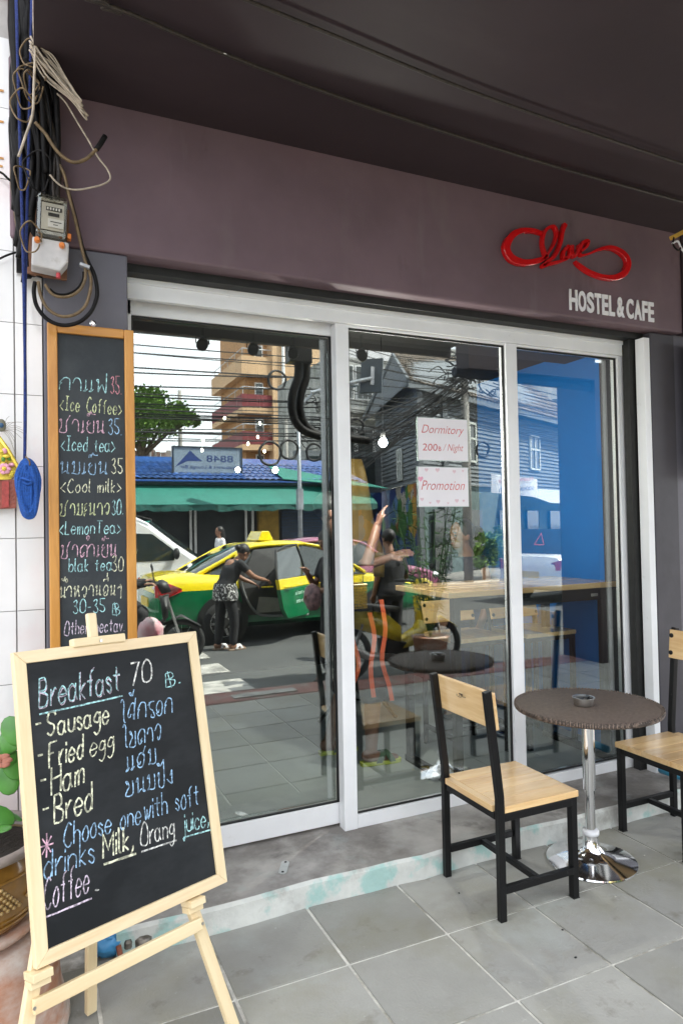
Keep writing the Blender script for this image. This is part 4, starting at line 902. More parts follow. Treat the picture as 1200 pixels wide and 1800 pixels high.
lv = thing('love_sign', 'glossy red script sign reading Love with an infinity flourish, on the plum beam', 'sign', (2.69, 2.85, 3.0))
def stroke3(pts, w0, name, k=7):
    q = smoothpath([(x, 0, z) for x, _, z in pts], k); n = len(q)
    ws_ = [w0[min(int(i / k), len(w0) - 1)] * (1 - (i / k) % 1) + w0[min(int(i / k) + 1, len(w0) - 1)] * ((i / k) % 1) for i in range(n)]
    rings = []
    for i, p in enumerate(q):
        t = (q[min(i + 1, n - 1)] - q[max(i - 1, 0)]).normalized(); s = V((-t.z, 0, t.x)); w = ws_[i]
        rings.append([p + s * w + V((0, 0, 0)), p + s * w + V((0, -.022, 0)), p + s * w * .86 + V((0, -.0245, 0)), p - s * w * .86 + V((0, -.0245, 0)), p - s * w + V((0, -.022, 0)), p - s * w])
    o = MB().loft([[V((a.x, a.y - .004, a.z)) for a in r] for r in rings]).build(name, m_redgloss, lv, auto=35); o.location = (-2.69, 0, -3.0)
    return o
lo = lambda s: s
stroke3([(2.498,2.85,3.112),(2.437,2.85,3.117),(2.353,2.85,3.101),(2.293,2.85,3.061),(2.261,2.85,2.999),(2.293,2.85,2.95),(2.374,2.85,2.937),(2.466,2.85,2.96),(2.529,2.85,2.994)], [.008, .011, .014, .018, .022, .022, .017, .014, .010], 'left_flourish')
stroke3([(2.521,2.85,2.986),(2.5,2.85,3.06),(2.522,2.85,3.131),(2.577,2.85,3.162),(2.6,2.85,3.128),(2.574,2.85,3.062),(2.529,2.85,3.003),(2.501,2.85,2.971)], [.008, .008, .009, .009, .008, .006, .006, .006], 'letter')
stroke3([(2.662,2.85,3.189),(2.64,2.85,3.144),(2.622,2.85,3.073),(2.58,2.85,3.004),(2.528,2.85,2.963),(2.5,2.85,2.937),(2.535,2.85,2.951),(2.603,2.85,2.973),(2.663,2.85,2.998)], [.012, .011, .009, .010, .009, .011, .010, .009, .007], 'letter')
stroke3([(2.678,2.85,3.075),(2.644,2.85,3.032),(2.643,2.85,3.001),(2.676,2.85,3.009),(2.693,2.85,3.049),(2.678,2.85,3.075)], [.007, .009, .009, .008, .007, .006], 'letter')
stroke3([(2.706,2.85,3.08),(2.705,2.85,3.029),(2.721,2.85,3.022),(2.742,2.85,3.047),(2.756,2.85,3.09)], [.009, .009, .009, .008, .006], 'letter')
stroke3([(2.758,2.85,3.05),(2.805,2.85,3.085),(2.822,2.85,3.12),(2.789,2.85,3.111),(2.763,2.85,3.069),(2.766,2.85,3.035),(2.82,2.85,3.049),(2.892,2.85,3.083),(2.991,2.85,3.111),(3.082,2.85,3.092),(3.12,2.85,3.045),(3.091,2.85,2.985),(3.02,2.85,2.946),(2.925,2.85,2.936),(2.829,2.85,2.949),(2.76,2.85,2.974),(2.724,2.85,2.994)], [.006, .007, .010, .009, .007, .006, .006, .008, .012, .017, .020, .020, .017, .013, .012, .010, .005], 'right_flourish')
# ---------------------------------------------------------------- papers behind the glass
m_paper = mat('printed_paper', (.80, .77, .80), .5, var=.03); m_print = mat('red_print', (.62, .12, .12), .6); m_pinkp = mat('pink_print', (.80, .38, .50), .6); m_palep = mat('pale_pink_print', (.74, .55, .60), .6)
m_sleeve = mat('plastic_sleeve', (.55, .62, .60), .2)
def heart(mb, cx, cz, s, y):
    pts = []
    for k in range(20):
        t = 2 * PI * k / 20; pts.append((cx + s * .062 * 16 * math.sin(t) ** 3 * .5, y, cz + s * .5 * (13 * math.cos(t) - 5 * math.cos(2 * t) - 2 * math.cos(3 * t) - math.cos(4 * t)) / 16))
    mb.prism(pts, (0, -.0003, 0))
q = [(1.849,3.058,2.13),(2.148,3.058,2.123),(2.152,3.058,1.896),(1.844,3.058,1.91)]
def sheet(name, label, q):
    t = thing(name, label, 'paper sign', (q[3][0], 3.0585, q[3][2]))
    w = q[2][0] - q[3][0]; h = q[0][2] - q[3][2]
    MB().box((-.003, .0, -.003), (w + .004, .0004, h + .003)).build('sleeve', m_sleeve, t)
    MB().box((0, -.0008, 0), (w, -.0002, h)).build('sheet', m_paper, t)
    return t, w, h
t, w, h = sheet('dormitory_notice', 'white notice reading Dormitory 200 B / Night taped to the middle pane', [(1.846,3.058,2.13),(2.147,3.058,2.12),(2.152,3.058,1.896),(1.844,3.058,1.91)])
text_obj('lettering', 'Dormitory', w * .86, h * .26, m_print, t, (w * .07, -.0011, h * .58), shear=.35, offset=-.006)
text_obj('lettering', '200', w * .30, h * .17, m_print, t, (w * .08, -.0011, h * .22), shear=.1)
text_obj('lettering', 'B', w * .055, h * .11, m_print, t, (w * .40, -.0011, h * .22), offset=.01)
text_obj('lettering', '/ Night', w * .42, h * .22, m_print, t, (w * .49, -.0011, h * .18), shear=.35, offset=-.006)
t, w, h = sheet('promotion_notice', 'white notice reading Promotion with pink hearts on the middle pane', [(1.846,3.058,1.872),(2.151,3.058,1.859),(2.149,3.058,1.654),(1.841,3.058,1.667)])
text_obj('lettering', 'Promotion', w * .88, h * .24, m_print, t, (w * .05, -.0011, h * .42), shear=.35, offset=-.006)
for x_, z_, s_, mm in ((.04, .70, .16, m_pinkp), (.16, .93, .11, m_palep), (.38, .93, .13, m_palep), (.72, .90, .11, m_palep), (.90, .92, .07, m_palep), (.06, .18, .11, m_palep), (.22, .09, .07, m_palep), (.38, .12, .12, m_palep), (.58, .08, .06, m_palep), (.76, .14, .12, m_palep), (.90, .14, .08, m_palep)):
    k = MB(); heart(k, 0, 0, s_ * h, 0); k.build('heart', mm, t, loc=(max(w * x_, .012), -.0009, h * z_))

# ---------------------------------------------------------------- inside the cafe
bt = thing('bar_table', 'tall pale wood bar table with black steel frame just inside the right panes', 'bar table', (2.71, 3.48, .1))
MB().box((-.62, -.30, 1.062), (.62, -.002, 1.095)).build('top_board', m_seat, bt, bevel=.004); MB().box((-.62, .0, 1.062), (.62, .30, 1.095)).build('top_board', m_seat, bt, bevel=.004)
for x in (-.56, .53):
    for y in (-.27, .25): MB().box((x - .022, y - .022, .04), (x + .022, y + .022, 1.061)).build('leg', m_blacksteel, bt, bevel=.003)
    MB().box((x - .022, -.30, .0), (x + .022, .29, .039)).build('foot_bar', m_blacksteel, bt, bevel=.003)
for y in (-.27, .25): MB().box((-.537, y - .018, .99), (.507, y + .018, 1.06)).build('apron', m_blacksteel, bt)
MB().box((.42, -.2905, 1.012), (.475, -.2885, 1.03)).build('name_plate', m_steel, bt)
s1 = seat_chair('bar_stool', 'tall wooden seat bar stool behind the bar table, left one by the woman', (2.615, 3.80, .1), -PI / 2, 'bar stools inside', low=.724, top=.96)
s2 = seat_chair('bar_stool', 'tall wooden seat bar stool behind the bar table, right one by the blue wall', (3.12, 3.74, .1), -PI / 2, 'bar stools inside', low=.724, top=.96)
m_bulb = mat('lit_bulb', (1, .88, .66), .3, emit=9, var=0); m_globe = mat('lit_globe', (1, .96, .88), .3, emit=620, var=0); m_globes = mat('small_lit_globe', (1, .93, .78), .3, emit=14, var=0)
desc = ['highest', 'third highest', 'fourth highest', 'right hand', 'upper right', 'middle', 'lower middle']
bl = [(1.234,4.6,2.332),(1.081,4.6,2.174),(1.073,4.6,2.107),(1.487,4.6,2.308),(1.469,4.6,2.211),(1.397,4.6,2.161),(1.517,4.6,2.112)]
names = ['small warm bulb highest in the string behind the sliding door', 'small warm bulb left of the sign reflection, upper of two', 'small warm bulb left of the sign reflection, lower of two', 'small warm bulb right of the reflected sign, highest of three', 'small warm bulb just below the highest right hand one', 'small warm bulb directly over the corner of the reflected sign', 'small warm bulb ringed by a reflected wire coil']
for q, nm in zip(bl, names):
    t = thing('string_bulb', nm, 'light bulb', q, 0, 'string of warm bulbs')
    MB().ell((0, 0, 0), (.008, .008, .012), 10, 8).build('glass', m_bulb, t, smooth=True); MB().lathe([(.006, .011), (.006, .04)], 8).build('socket', m_dark, t)
    MB().tube([(0, 0, .04), (0, 0, 2.74 - q[2])], .0018, 4).build('cord', m_dark, t)
for q, nm, s in ((  [(1.456,4.2,1.945)][0], 'bright pendant bulb low behind the sliding door, right of centre', .03), ([(1.206,4.2,1.941)][0], 'bright pendant bulb low in front of the reflected signboard', .026), ([(1.848,3.45,2.046)][0], 'large white lit globe behind the middle pane left of the notices', .036)):
    t = thing('pendant_lamp', nm, 'lamp', q)
    mg_ = m_globe if s > .035 else m_globes; s = s * (.66 if s > .035 else .6)
    MB().ell((0, 0, 0), (s, s, s * 1.1), 16, 12).build('globe', mg_, t, smooth=True); MB().lathe([(.014, s), (.014, s + .03)], 8).build('socket', m_dark, t); MB().tube([(0, 0, s + .03), (0, 0, 2.74 - q[2])], .003, 5).build('cord', m_dark, t)
# bag on the floor by the table foot
bag = MB().ell((0, 0, .03), (.07, .05, .04), 16, 10); bag.v = [(x + random.uniform(-.012, .012), y + random.uniform(-.01, .01), z + random.uniform(-.012, .012)) for x, y, z in bag.v]
o = bag.build('paper_bag', m_white); o.location = [(2.146,3.413,0.1)][0]; tag(o, 'crumpled white bag on the floor by the left foot of the bar table', 'bag')
# tripod stand with a yellow cloth-like cover
sp_ = [(2.606,5.163,0.3)][0]
ts = thing('tripod_stand', 'black tripod stand with mustard cover behind the middle pane', 'stand', (sp_[0], sp_[1], .1))
ts.location = (2.20, 4.52, .1)
MB().tube([(0, 0, .22), (0, 0, 1.5)], .014, 8).build('pole', m_blacksteel, ts)
for k in range(3):
    a = R(15 + 120 * k); MB().bar((0, 0, .40), (.34 * math.cos(a), .34 * math.sin(a), .012), .024, .02).build('leg', m_blacksteel, ts)
    MB().bar((0, 0, .2), (.17 * math.cos(a), .17 * math.sin(a), .21), .014, .012).build('brace', m_blacksteel, ts)
mc_ = mat('mustard_cloth', (.20, .12, .018), .6, var=.35, scale=4, coat=.2, bump=.3, bscale=14)
cv = MB(); rows_ = []
for j in range(14):
    f = j / 13; z = 1.96 - .84 * f; wl_ = .01 + .14 * min(1, f * 1.2)
    rows_.append([( -.10 - .02 * f + (.10 + wl_ * 1.3) * (k / 10), .004 * math.sin(k * 1.1 + j * .4) - .05 - .02 * math.sin(j * .7), z - .03 * (k / 10) * (f > .9)) for k in range(11)])
cv.loft(rows_, cap=False, closed=False); o = cv.build('cover', mc_, ts, smooth=True); sm_ = o.modifiers.new('s', 'SOLIDIFY'); sm_.thickness = .006

# ---------------------------------------------------------------- under the canopy edge (seen in the glass)
sp = [(1.325,0.66,3.186),(1.762,0.66,3.21),(2.125,0.66,3.186),(2.73,0.66,3.167)]
for q, nm in zip(sp, ('black spotlight under the canopy edge, leftmost of four', 'black spotlight under the canopy edge in front of the balcony tower', 'black spotlight next to the black junction box', 'black spotlight reflected at the top left of the middle pane')):
    t = thing('spotlight', nm, 'spotlight', (q[0], .66, 3.2), 0, 'spotlights along the canopy edge')
    MB().lathe([(.018, -.03), (.018, .085)], 10).build('mount', m_blacksteel, t); MB().tube([(-.055, 0, -.09), (-.055, 0, -.03), (.055, 0, -.03), (.055, 0, -.09)], .006, 6).build('yoke', m_blacksteel, t)
    o = MB().lathe([(.042, -.06), (.048, -.05), (.048, .05), (.036, .065)], 18).build('head', m_blacksteel, t, auto=40, loc=(0, 0, -.095)); o.rotation_euler = (R(65), 0, R(20))
jb = [(2.379,-0.1,3.51),(2.624,-0.1,3.535),(2.618,-0.1,3.228),(2.374,-0.1,3.208)]
t = thing('junction_box', 'black junction box with two thick conduits curving down, reflected in the sliding door', 'junction box', (jb[0][0], -.1, jb[2][2]))
w, h = jb[1][0] - jb[0][0], jb[0][2] - jb[2][2]
MB().box((0, -.15, 0), (w, .0, h + .25)).build('box', m_blacksteel, t, bevel=.01)
for d_ in (0, .10):
    pth = [(x - t.location.x + d_, -.07 - d_ * .3, z - t.location.z) for x, _, z in [(2.495,-0.1,3.229),(2.487,-0.1,3.091),(2.435,-0.1,2.945),(2.414,-0.1,2.801),(2.442,-0.1,2.66),(2.519,-0.1,2.566),(2.642,-0.1,2.514),(2.829,-0.1,2.487),(3.116,-0.1,2.456)]]
    MB().tube(smoothpath(pth, 6), .042, 12).build('conduit', m_cab, t, smooth=True)
# ---------------------------------------------------------------- vehicles
m_taxiy = mat('taxi_yellow_paint', (.78, .62, .01), .22, var=.04, coat=.8); m_taxig = mat('taxi_green_paint', (.0, .15, .05), .22, var=.06, coat=.8)
m_carglass = mat('car_window_glass', (.025, .035, .035), .04, var=.1, coat=1); m_tyre = mat('tyre_rubber', (.02, .02, .02), .8, var=.3, scale=30)
m_rim = mat('alloy_rim', (.5, .5, .5), .3, metal=.8); m_redlamp = mat('red_lamp_lens', (.45, .01, .01), .1, coat=1); m_carwhite = mat('white_car_paint', (.75, .76, .77), .25, var=.04, coat=.8)
m_pinkcar = mat('pink_car_paint', (.30, .09, .17), .25, coat=.8, var=.05); m_plate = mat('yellow_plate', (.7, .5, .08), .5); m_trimb = mat('black_trim', (.02, .02, .02), .5)
def wheel(parent, x, y, r=.31, w=.2, side=1):
    k = MB().lathe([(r * .62, -w / 2), (r * .9, -w / 2), (r, -w * .35), (r, w * .35), (r * .9, w / 2), (r * .62, w / 2)], 32); o = k.build('wheel', m_tyre, parent, auto=50, loc=(x, y, r)); o.rotation_euler = (R(90), 0, 0)
    k = MB().lathe([(r * .66, -w * .50), (r * .63, -w * .52), (r * .58, -w * .36), (.04, -w * .36)], 28, cap=False)
    for i in range(10):
        a = 2 * PI * i / 10; k.bar((.03 * math.cos(a), .03 * math.sin(a), -w * .44), (r * .60 * math.cos(a), r * .60 * math.sin(a), -w * .47), .035, .02)
    k.lathe([(.05, -w * .44), (.05, -w * .3)], 12)
    if side > 0: k.v = [(a, b, -c) for a, b, c in k.v]
    k.v = [(a, b, -c) for a, b, c in k.v] if True else k.v
    for s in (1,): k.build('rim', m_rim, o)
    return o
def sedan(name, label, loc, rz, mu_, ml, cat='car', group=None):
    t = thing(name, label, cat, loc, rz, group)
    S = [(0, .62, .45, .84), (.05, .76, .36, .97), (.3, .84, .27, 1.02), (.62, .865, .24, 1.02), (1.1, .875, .22, .985), (1.8, .88, .21, .955), (2.6, .88, .21, .94), (3.3, .875, .22, .93), (3.8, .86, .24, .86), (4.2, .81, .27, .76), (4.45, .70, .32, .66), (4.55, .45, .40, .56)]
    up, lo_ = MB(), MB(); R1, R2 = [], []
    for x, hw, zb, zt in S:
        zm = min(.80, zt - .06)
        q = [(.84, zb), (.97, zb + .07), (1, zb + .4 * (zm - zb)), (.985, zm)]
        R1.append([(x, -hw * a, z) for a, z in q] + [(x, hw * a, z) for a, z in reversed(q)])
        q = [(.985, zm), (.955, zm + (zt - zm) * .7), (.86, zt), (.45, zt + .02)]
        R2.append([(x, -hw * a, z) for a, z in q] + [(x, hw * a, z) for a, z in reversed(q)])
    lo_.loft(R1).build('lower_body', ml, t, auto=45); up.loft(R2).build('upper_body', mu_, t, auto=45)
    GS = [(.58, .60, .56, 1.0, 1.02), (1.0, .74, .60, .98, 1.24), (1.42, .80, .60, .95, 1.42), (1.9, .82, .61, .94, 1.475), (2.35, .82, .61, .93, 1.465), (2.75, .81, .61, .93, 1.36), (3.0, .80, .64, .92, 1.19), (3.35, .74, .70, .92, .95)]
    gl = MB().loft([[(x, -a, zb), (x, -b, zr - .05), (x, -b * .8, zr), (x, b * .8, zr), (x, b, zr - .05), (x, a, zb)] for x, a, b, zb, zr in GS]); gl.build('cabin_glass', m_carglass, t, auto=40)
    rf = MB().loft([[(x, -b * 1.01, zr - .055), (x, -b * .8, zr + .006), (x, 0, zr + .016), (x, b * .8, zr + .006), (x, b * 1.01, zr - .055), (x, 0, zr - .03)] for x, a, b, zb, zr in GS[2:6]]); rf.build('roof', mu_, t, smooth=True)
    for s in (-1, 1):
        for pa, r_ in (([(3.33, s * .74, .95), (3.0, s * .655, 1.16), (2.72, s * .615, 1.35), (2.35, s * .615, 1.43)], .026), ([(.62, s * .62, 1.0), (1.0, s * .645, 1.19), (1.42, s * .62, 1.385), (1.9, s * .62, 1.425), (2.35, s * .615, 1.43)], .032), ([(1.12, s * .80, .97), (1.3, s * .66, 1.32)], .07), ([(2.30, s * .83, .94), (2.22, s * .64, 1.42)], .03)):
            MB().tube(smoothpath(pa, 4), r_, 8).build('pillar', mu_, t, smooth=True)
        MB().tube([(1.1, s * .845, .955), (3.3, s * .82, .925)], .012, 6).build('window_trim', m_trimb, t)
        k = MB().loft([[(0.0, s * .55, .70), (0.0, s * .55, .86), (.02, s * .72, .92), (.02, s * .72, .72)], [(.06, s * .79, .70), (.06, s * .79, .93), (.16, s * .83, .93), (.16, s * .83, .72)], [(.34, s * .855, .80), (.34, s * .855, .84), (.36, s * .852, .84), (.36, s * .852, .80)]]); k.build('tail_lamp', m_redlamp, t, smooth=True)
        k = MB().ell((4.28, s * .66, .66), (.2, .13, .07)); k.build('headlight', mat('headlight_lens', (.7, .72, .75), .1, coat=1) if 'headlight_lens' not in MATS else MATS['headlight_lens'], t, smooth=True)
        MB().ell((2.95, s * .97, 1.0), (.07, .09, .06), 12, 8).build('mirror', mu_, t, smooth=True)
        for x in (1.55, 2.55): MB().tube([(x, s * .895, .80), (x + .02, s * .915, .80), (x + .16, s * .915, .80), (x + .18, s * .893, .80)], .012, 6).build('handle', mu_, t)
        for x in (.95, 3.55):
            k = MB(); k.lathe([(.385, 0), (.385, .02)], 32); o = k.build('wheel_arch', m_trimb, t, loc=(x, s * .866, .33)); o.rotation_euler = (R(-90 * s), 0, 0)
            wheel(t, x, s * .822, side=s)
        for x in (1.27, 2.30, 3.22): MB().bar((x, s * .884, .32), (x, s * .872, .90), .006, .012, up=(1, 0, 0)).build('door_gap', m_trimb, t)
        MB().box((1.3, s * .885 - .008, .42), (3.2, s * .885 + .008, .45)).build('side_strip', ml, t)
    MB().box((-.015, -.26, .55), (.01, .26, .68)).build('number_plate', m_plate, t)
    MB().loft([[(x, -hw, .40), (x, -hw, .52), (x, hw, .52), (x, hw, .40)] for x, hw in ((-.05, .6), (.0, .76), (.2, .86))]).build('bumper', ml, t, auto=40)
    return t
taxi = sedan('taxi', 'yellow and green taxi with its rear door open, reflected in the sliding door', (1.60, -4.46, -.12), R(-2), m_taxiy, m_taxig, 'taxi')
# open rear door on the kerb side: black panel standing in for the shaded cabin, trim, and the hinged door itself
MB().prism([(1.30, .895, .40), (2.30, .897, .34), (2.30, .897, .92), (2.22, .70, 1.40), (1.50, .70, 1.36), (1.22, .86, .96), (1.20, .893, .78)], (0, -.02, 0)).build('opening_panel', m_trimb, taxi)
MB().prism([(1.45, .902, .42), (1.95, .902, .42), (1.85, .902, .62), (1.5, .902, .66)], (0, .006, 0)).build('rear_seat', mat('grey_seat_vinyl', (.28, .27, .24), .6), taxi, bevel=.02)
MB().tube(smoothpath([(1.22, .905, .95), (1.28, .91, .70), (1.42, .91, .46), (1.62, .91, .37), (2.3, .905, .34)], 5), .018, 8).build('door_seal', mat('grey_rubber_seal', (.2, .2, .2), .5), taxi, smooth=True)
dr = bpy.data.objects.new('open_door', None); COL.objects.link(dr); dr.parent = taxi; dr.location = (2.32, .885, 0); dr.rotation_euler = (0, 0, R(-42)); dr['label'] = 'open rear door'
MB().prism([(0, 0, .34), (-.72, 0, .36), (-.86, 0, .50), (-.97, 0, .80), (0, 0, .80)], (0, -.07, 0)).build('lower_panel', m_taxig, dr, bevel=.012)
MB().prism([(0, 0, .801), (-.97, 0, .801), (-1.0, -.01, .95), (0, -.01, .94)], (0, -.06, 0)).build('upper_panel', m_taxiy, dr, bevel=.01)
MB().prism([(-.03, -.03, .95), (-.97, -.03, .95), (-.78, -.14, 1.33), (-.10, -.16, 1.40)], (0, -.008, 0)).build('window', m_carglass, dr)
MB().tube([(0, -.03, .94), (-.02, -.10, 1.2), (-.07, -.165, 1.42), (-.45, -.165, 1.41), (-.80, -.15, 1.35), (-.92, -.09, 1.15), (-1.0, -.03, .95)], .018, 8).build('window_frame', m_trimb, dr)
MB().tube([(-.84, .01, .83), (-.82, .035, .83), (-.68, .035, .83), (-.66, .01, .83)], .013, 6).build('handle', m_taxiy, dr)
text_obj('door_lettering', 'เรียก TAXI โทร', .40, .055, m_white, dr, (-.08, .0005, .68), rot=(R(90), 0, PI)); text_obj('door_lettering', '1681-090', .32, .045, m_white, dr, (-.12, .0005, .56), rot=(R(90), 0, PI))
text_obj('side_number', '1584', .34, .10, m_white, taxi, (3.05, .898, .46), rot=(R(90), 0, PI))
k = MB().loft([[(1.72, -.30, 1.49), (1.72, .30, 1.49), (1.98, .30, 1.49), (1.98, -.30, 1.49)], [(1.79, -.27, 1.64), (1.79, .27, 1.64), (1.91, .27, 1.64), (1.91, -.27, 1.64)]]); k.build('roof_sign', m_taxiy, taxi, bevel=.01)
pk = sedan('sedan_car', 'pink sedan in the far lane, its roof showing behind the taxi', (3.35, -6.75, -.12), 0, m_pinkcar, m_pinkcar)
wc = sedan('sedan_car', 'white car with its boot lid raised and a warning triangle, in the right pane', (9.5, -5.3, -.12), R(-14), m_carwhite, m_carwhite)
lid = MB().prism([(.30, -.66, 1.0), (.30, .66, 1.0), (.52, .62, 1.56), (.52, -.62, 1.56)], (.035, 0, -.02)).build('boot_lid', mat('dark_boot_lining', (.03, .035, .04), .7), wc, bevel=.01); lid['label'] = 'raised boot lid seen from its dark inner side'
MB().tube([(.395, -.12, 1.22), (.475, 0, 1.46), (.395, .12, 1.22)], .016, 6).build('warning_triangle', mat('triangle_red', (.7, .15, .15), .4), lid)
MB().tube([(.395, -.12, 1.22), (.395, .12, 1.22)], .016, 6).build('warning_triangle', MATS['triangle_red'], lid)
vn = thing('minivan', 'white high roof van behind the taxi, only its cab showing', 'van', (3.05, -7.4, -.12))
prof_ = [(0, .45), (.03, .85), (-.12, 1.12), (-.55, 1.42), (-1.05, 1.82), (-1.5, 2.05), (-2.2, 2.14), (-5.0, 2.14), (-5.1, .5), (-5.0, .3), (-.15, .3)]
MB().prism([(x, .85, z) for x, z in prof_], (0, -1.7, 0)).build('body', m_carwhite, vn, bevel=.09)
MB().prism([(-.60, .853, 1.12), (-.62, .853, 1.32), (-1.0, .853, 1.62), (-1.9, .853, 1.66), (-1.95, .853, 1.12)], (0, .006, 0)).build('side_window', m_carglass, vn, bevel=.003)
MB().prism([(-2.1, .853, 1.12), (-2.1, .853, 1.66), (-3.4, .853, 1.66), (-3.4, .853, 1.12)], (0, .006, 0)).build('side_window', m_carglass, vn)
MB().prism([(-.15, .70, 1.16), (-.15, -.70, 1.16), (-1.02, -.64, 1.83), (-1.02, .64, 1.83)], (.03, 0, .04)).build('windscreen', m_carglass, vn)
MB().ell((-.58, .95, 1.25), (.06, .09, .11), 12, 10).build('mirror', m_trimb, vn, smooth=True)
MB().tube([(-1.0, .86, 1.88), (-1.5, .86, 2.02), (-4.9, .86, 2.06)], .012, 6).build('roof_seam', m_trimb, vn); MB().box((-1.85, .853, .92), (-1.68, .868, .96)).build('handle', m_trimb, vn)
for x in (-.85, -4.1): wheel(vn, x, .78, side=1); wheel(vn, x, -.78, side=-1)
def scooter(name, label, loc, rz, mA, mB_, group=None):
    t = thing(name, label, 'motorbike', loc, rz, group)
    for x in (-.62, .62):
        o = MB().tube([(x + .25 * math.cos(a), 0, .28 + .25 * math.sin(a)) for a in [2 * PI * k / 28 for k in range(28)]], .038, 10, closed=True).build('wheel', m_tyre, t, smooth=True)
        k = MB()
        for i in range(12): a = 2 * PI * i / 12; k.tube([(x, 0, .28), (x + .22 * math.cos(a), 0, .28 + .22 * math.sin(a))], .004, 4)
        k.tube([(x, -.06, .28), (x, .06, .28)], .03, 10); k.build('spokes', m_rim, o)
    MB().loft([[(-.85, -.03, .72), (-.85, .03, .72), (-.85, .03, .76), (-.85, -.03, .76)], [(-.6, -.11, .58), (-.6, .11, .58), (-.6, .09, .76), (-.6, -.09, .76)], [(-.2, -.13, .45), (-.2, .13, .45), (-.2, .1, .72), (-.2, -.1, .72)], [(.02, -.08, .36), (.02, .08, .36), (.02, .07, .55), (.02, -.07, .55)]]).build('tail_fairing', mA, t, smooth=True)
    MB().loft([[(-.75, -.09, .765), (-.75, .09, .765), (-.75, .08, .80), (-.75, -.08, .80)], [(-.4, -.13, .76), (-.4, .13, .76), (-.4, .12, .83), (-.4, -.12, .83)], [(0, -.1, .71), (0, .1, .71), (0, .08, .77), (0, -.08, .77)]]).build('saddle', m_trimb, t, smooth=True)
    MB().loft([[(.02, -.10, .30), (.02, .10, .30), (.10, .06, .42), (.10, -.06, .42)], [(.25, -.14, .34), (.25, .14, .34), (.3, .10, .5), (.3, -.10, .5)], [(.40, -.20, .55), (.40, .20, .55), (.46, .10, .62), (.46, -.10, .62)], [(.36, -.17, .85), (.36, .17, .85), (.47, .10, .88), (.47, -.10, .88)]]).build('leg_shield', mB_, t, smooth=True)
    MB().loft([[(.38, -.12, .90), (.38, .12, .90), (.50, .07, .92), (.50, -.07, .92)], [(.33, -.15, 1.0), (.33, .15, 1.0), (.46, .08, 1.03), (.46, -.08, 1.03)], [(.34, -.05, 1.06), (.34, .05, 1.06), (.40, .04, 1.07), (.40, -.04, 1.07)]]).build('headstock', mB_, t, smooth=True)
    MB().tube(smoothpath([(.22, -.34, 1.03), (.30, -.2, 1.03), (.36, 0, 1.02), (.30, .2, 1.03), (.22, .34, 1.03)], 4), .014, 8).build('handlebar', m_trimb, t, smooth=True)
    for s in (-1, 1):
        MB().tube([(.44, s * .06, .86), (.62, s * .06, .28)], .018, 8).build('fork', m_rim, t); MB().tube([(-.62, s * .08, .28), (-.5, s * .1, .62)], .02, 8).build('shock', m_rim, t)
        MB().tube([(.30, s * .26, 1.04), (.27, s * .32, 1.20)], .005, 5).build('mirror_stem', m_trimb, t); MB().ell((.27, s * .34, 1.23), (.012, .05, .035), 12, 8).build('mirror', m_trimb, t, smooth=True)
    MB().loft([[(.40, -.05, .50), (.40, .05, .50), (.40, 0, .53)], [(.62, -.06, .60), (.62, .06, .60), (.62, 0, .63)], [(.86, -.05, .46), (.86, .05, .46), (.86, 0, .48)]]).build('mudguard', mA, t, smooth=True)
    MB().tube([(-.1, .12, .24), (-.45, .14, .27), (-.8, .15, .40)], [.02, .045, .05], 10).build('exhaust', m_rim, t, smooth=True)
    MB().loft([[(-.2, -.11, .22), (-.2, .11, .22), (-.2, .11, .42), (-.2, -.11, .42)], [(.12, -.1, .22), (.12, .1, .22), (.12, .09, .36), (.12, -.09, .36)]]).build('engine', m_trimb, t, bevel=.02)
    return t
m_bky = mat('yellow_fairing', (.72, .55, .03), .3, coat=.6)
b1 = scooter('motorbike', 'yellow motorbike parked at the kerb with a yellow basket on its tail', (3.80, -.75, -.12), R(-4), m_bky, m_bky)
bk_ = bpy.data.objects.new('basket', None); COL.objects.link(bk_); bk_.parent = b1; bk_.location = (-.66, 0, .80)
m_bask = mat('yellow_basket_plastic', (.75, .50, .03), .4)
for k in range(4):
    pass
bw, bd_, bh = .19, .15, .25
for sx, sy, L, ax in ((0, 1, bw, 0), (0, -1, bw, 0), (1, 0, bd_, 1), (-1, 0, bd_, 1)):
    k = MB()
    for j in range(7): z = .02 + j * .033; k.box(*(((-L, sy * bd_ - .004, z), (L, sy * bd_ + .004, z + .012)) if ax == 0 else ((sx * bw - .004, -L, z), (sx * bw + .004, L, z + .012))))
    m_ = int(L / .016)
    for j in range(m_ + 1):
        p_ = -L + 2 * L * j / m_; k.box(*(((p_ - .004, sy * bd_ - .0035, 0), (p_ + .004, sy * bd_ + .0035, .24)) if ax == 0 else ((sx * bw - .0035, p_ - .004, 0), (sx * bw + .0035, p_ + .004, .24))))
    stuff(k.build('basket_side', m_bask, bk_))
MB().box((-bw, -bd_, -.006), (bw, bd_, 0)).build('basket_floor', m_bask, bk_)
MB().tube([(-bw, -bd_, .25), (bw, -bd_, .25), (bw, bd_, .25), (-bw, bd_, .25)], .014, 6, closed=True).build('basket_rim', m_bask, bk_)
b2 = scooter('motorbike', 'dark motorbike under the helmeted rider at the far left of the sliding door', (1.12, -2.5, -.12), R(8), m_trimb, m_trimb)
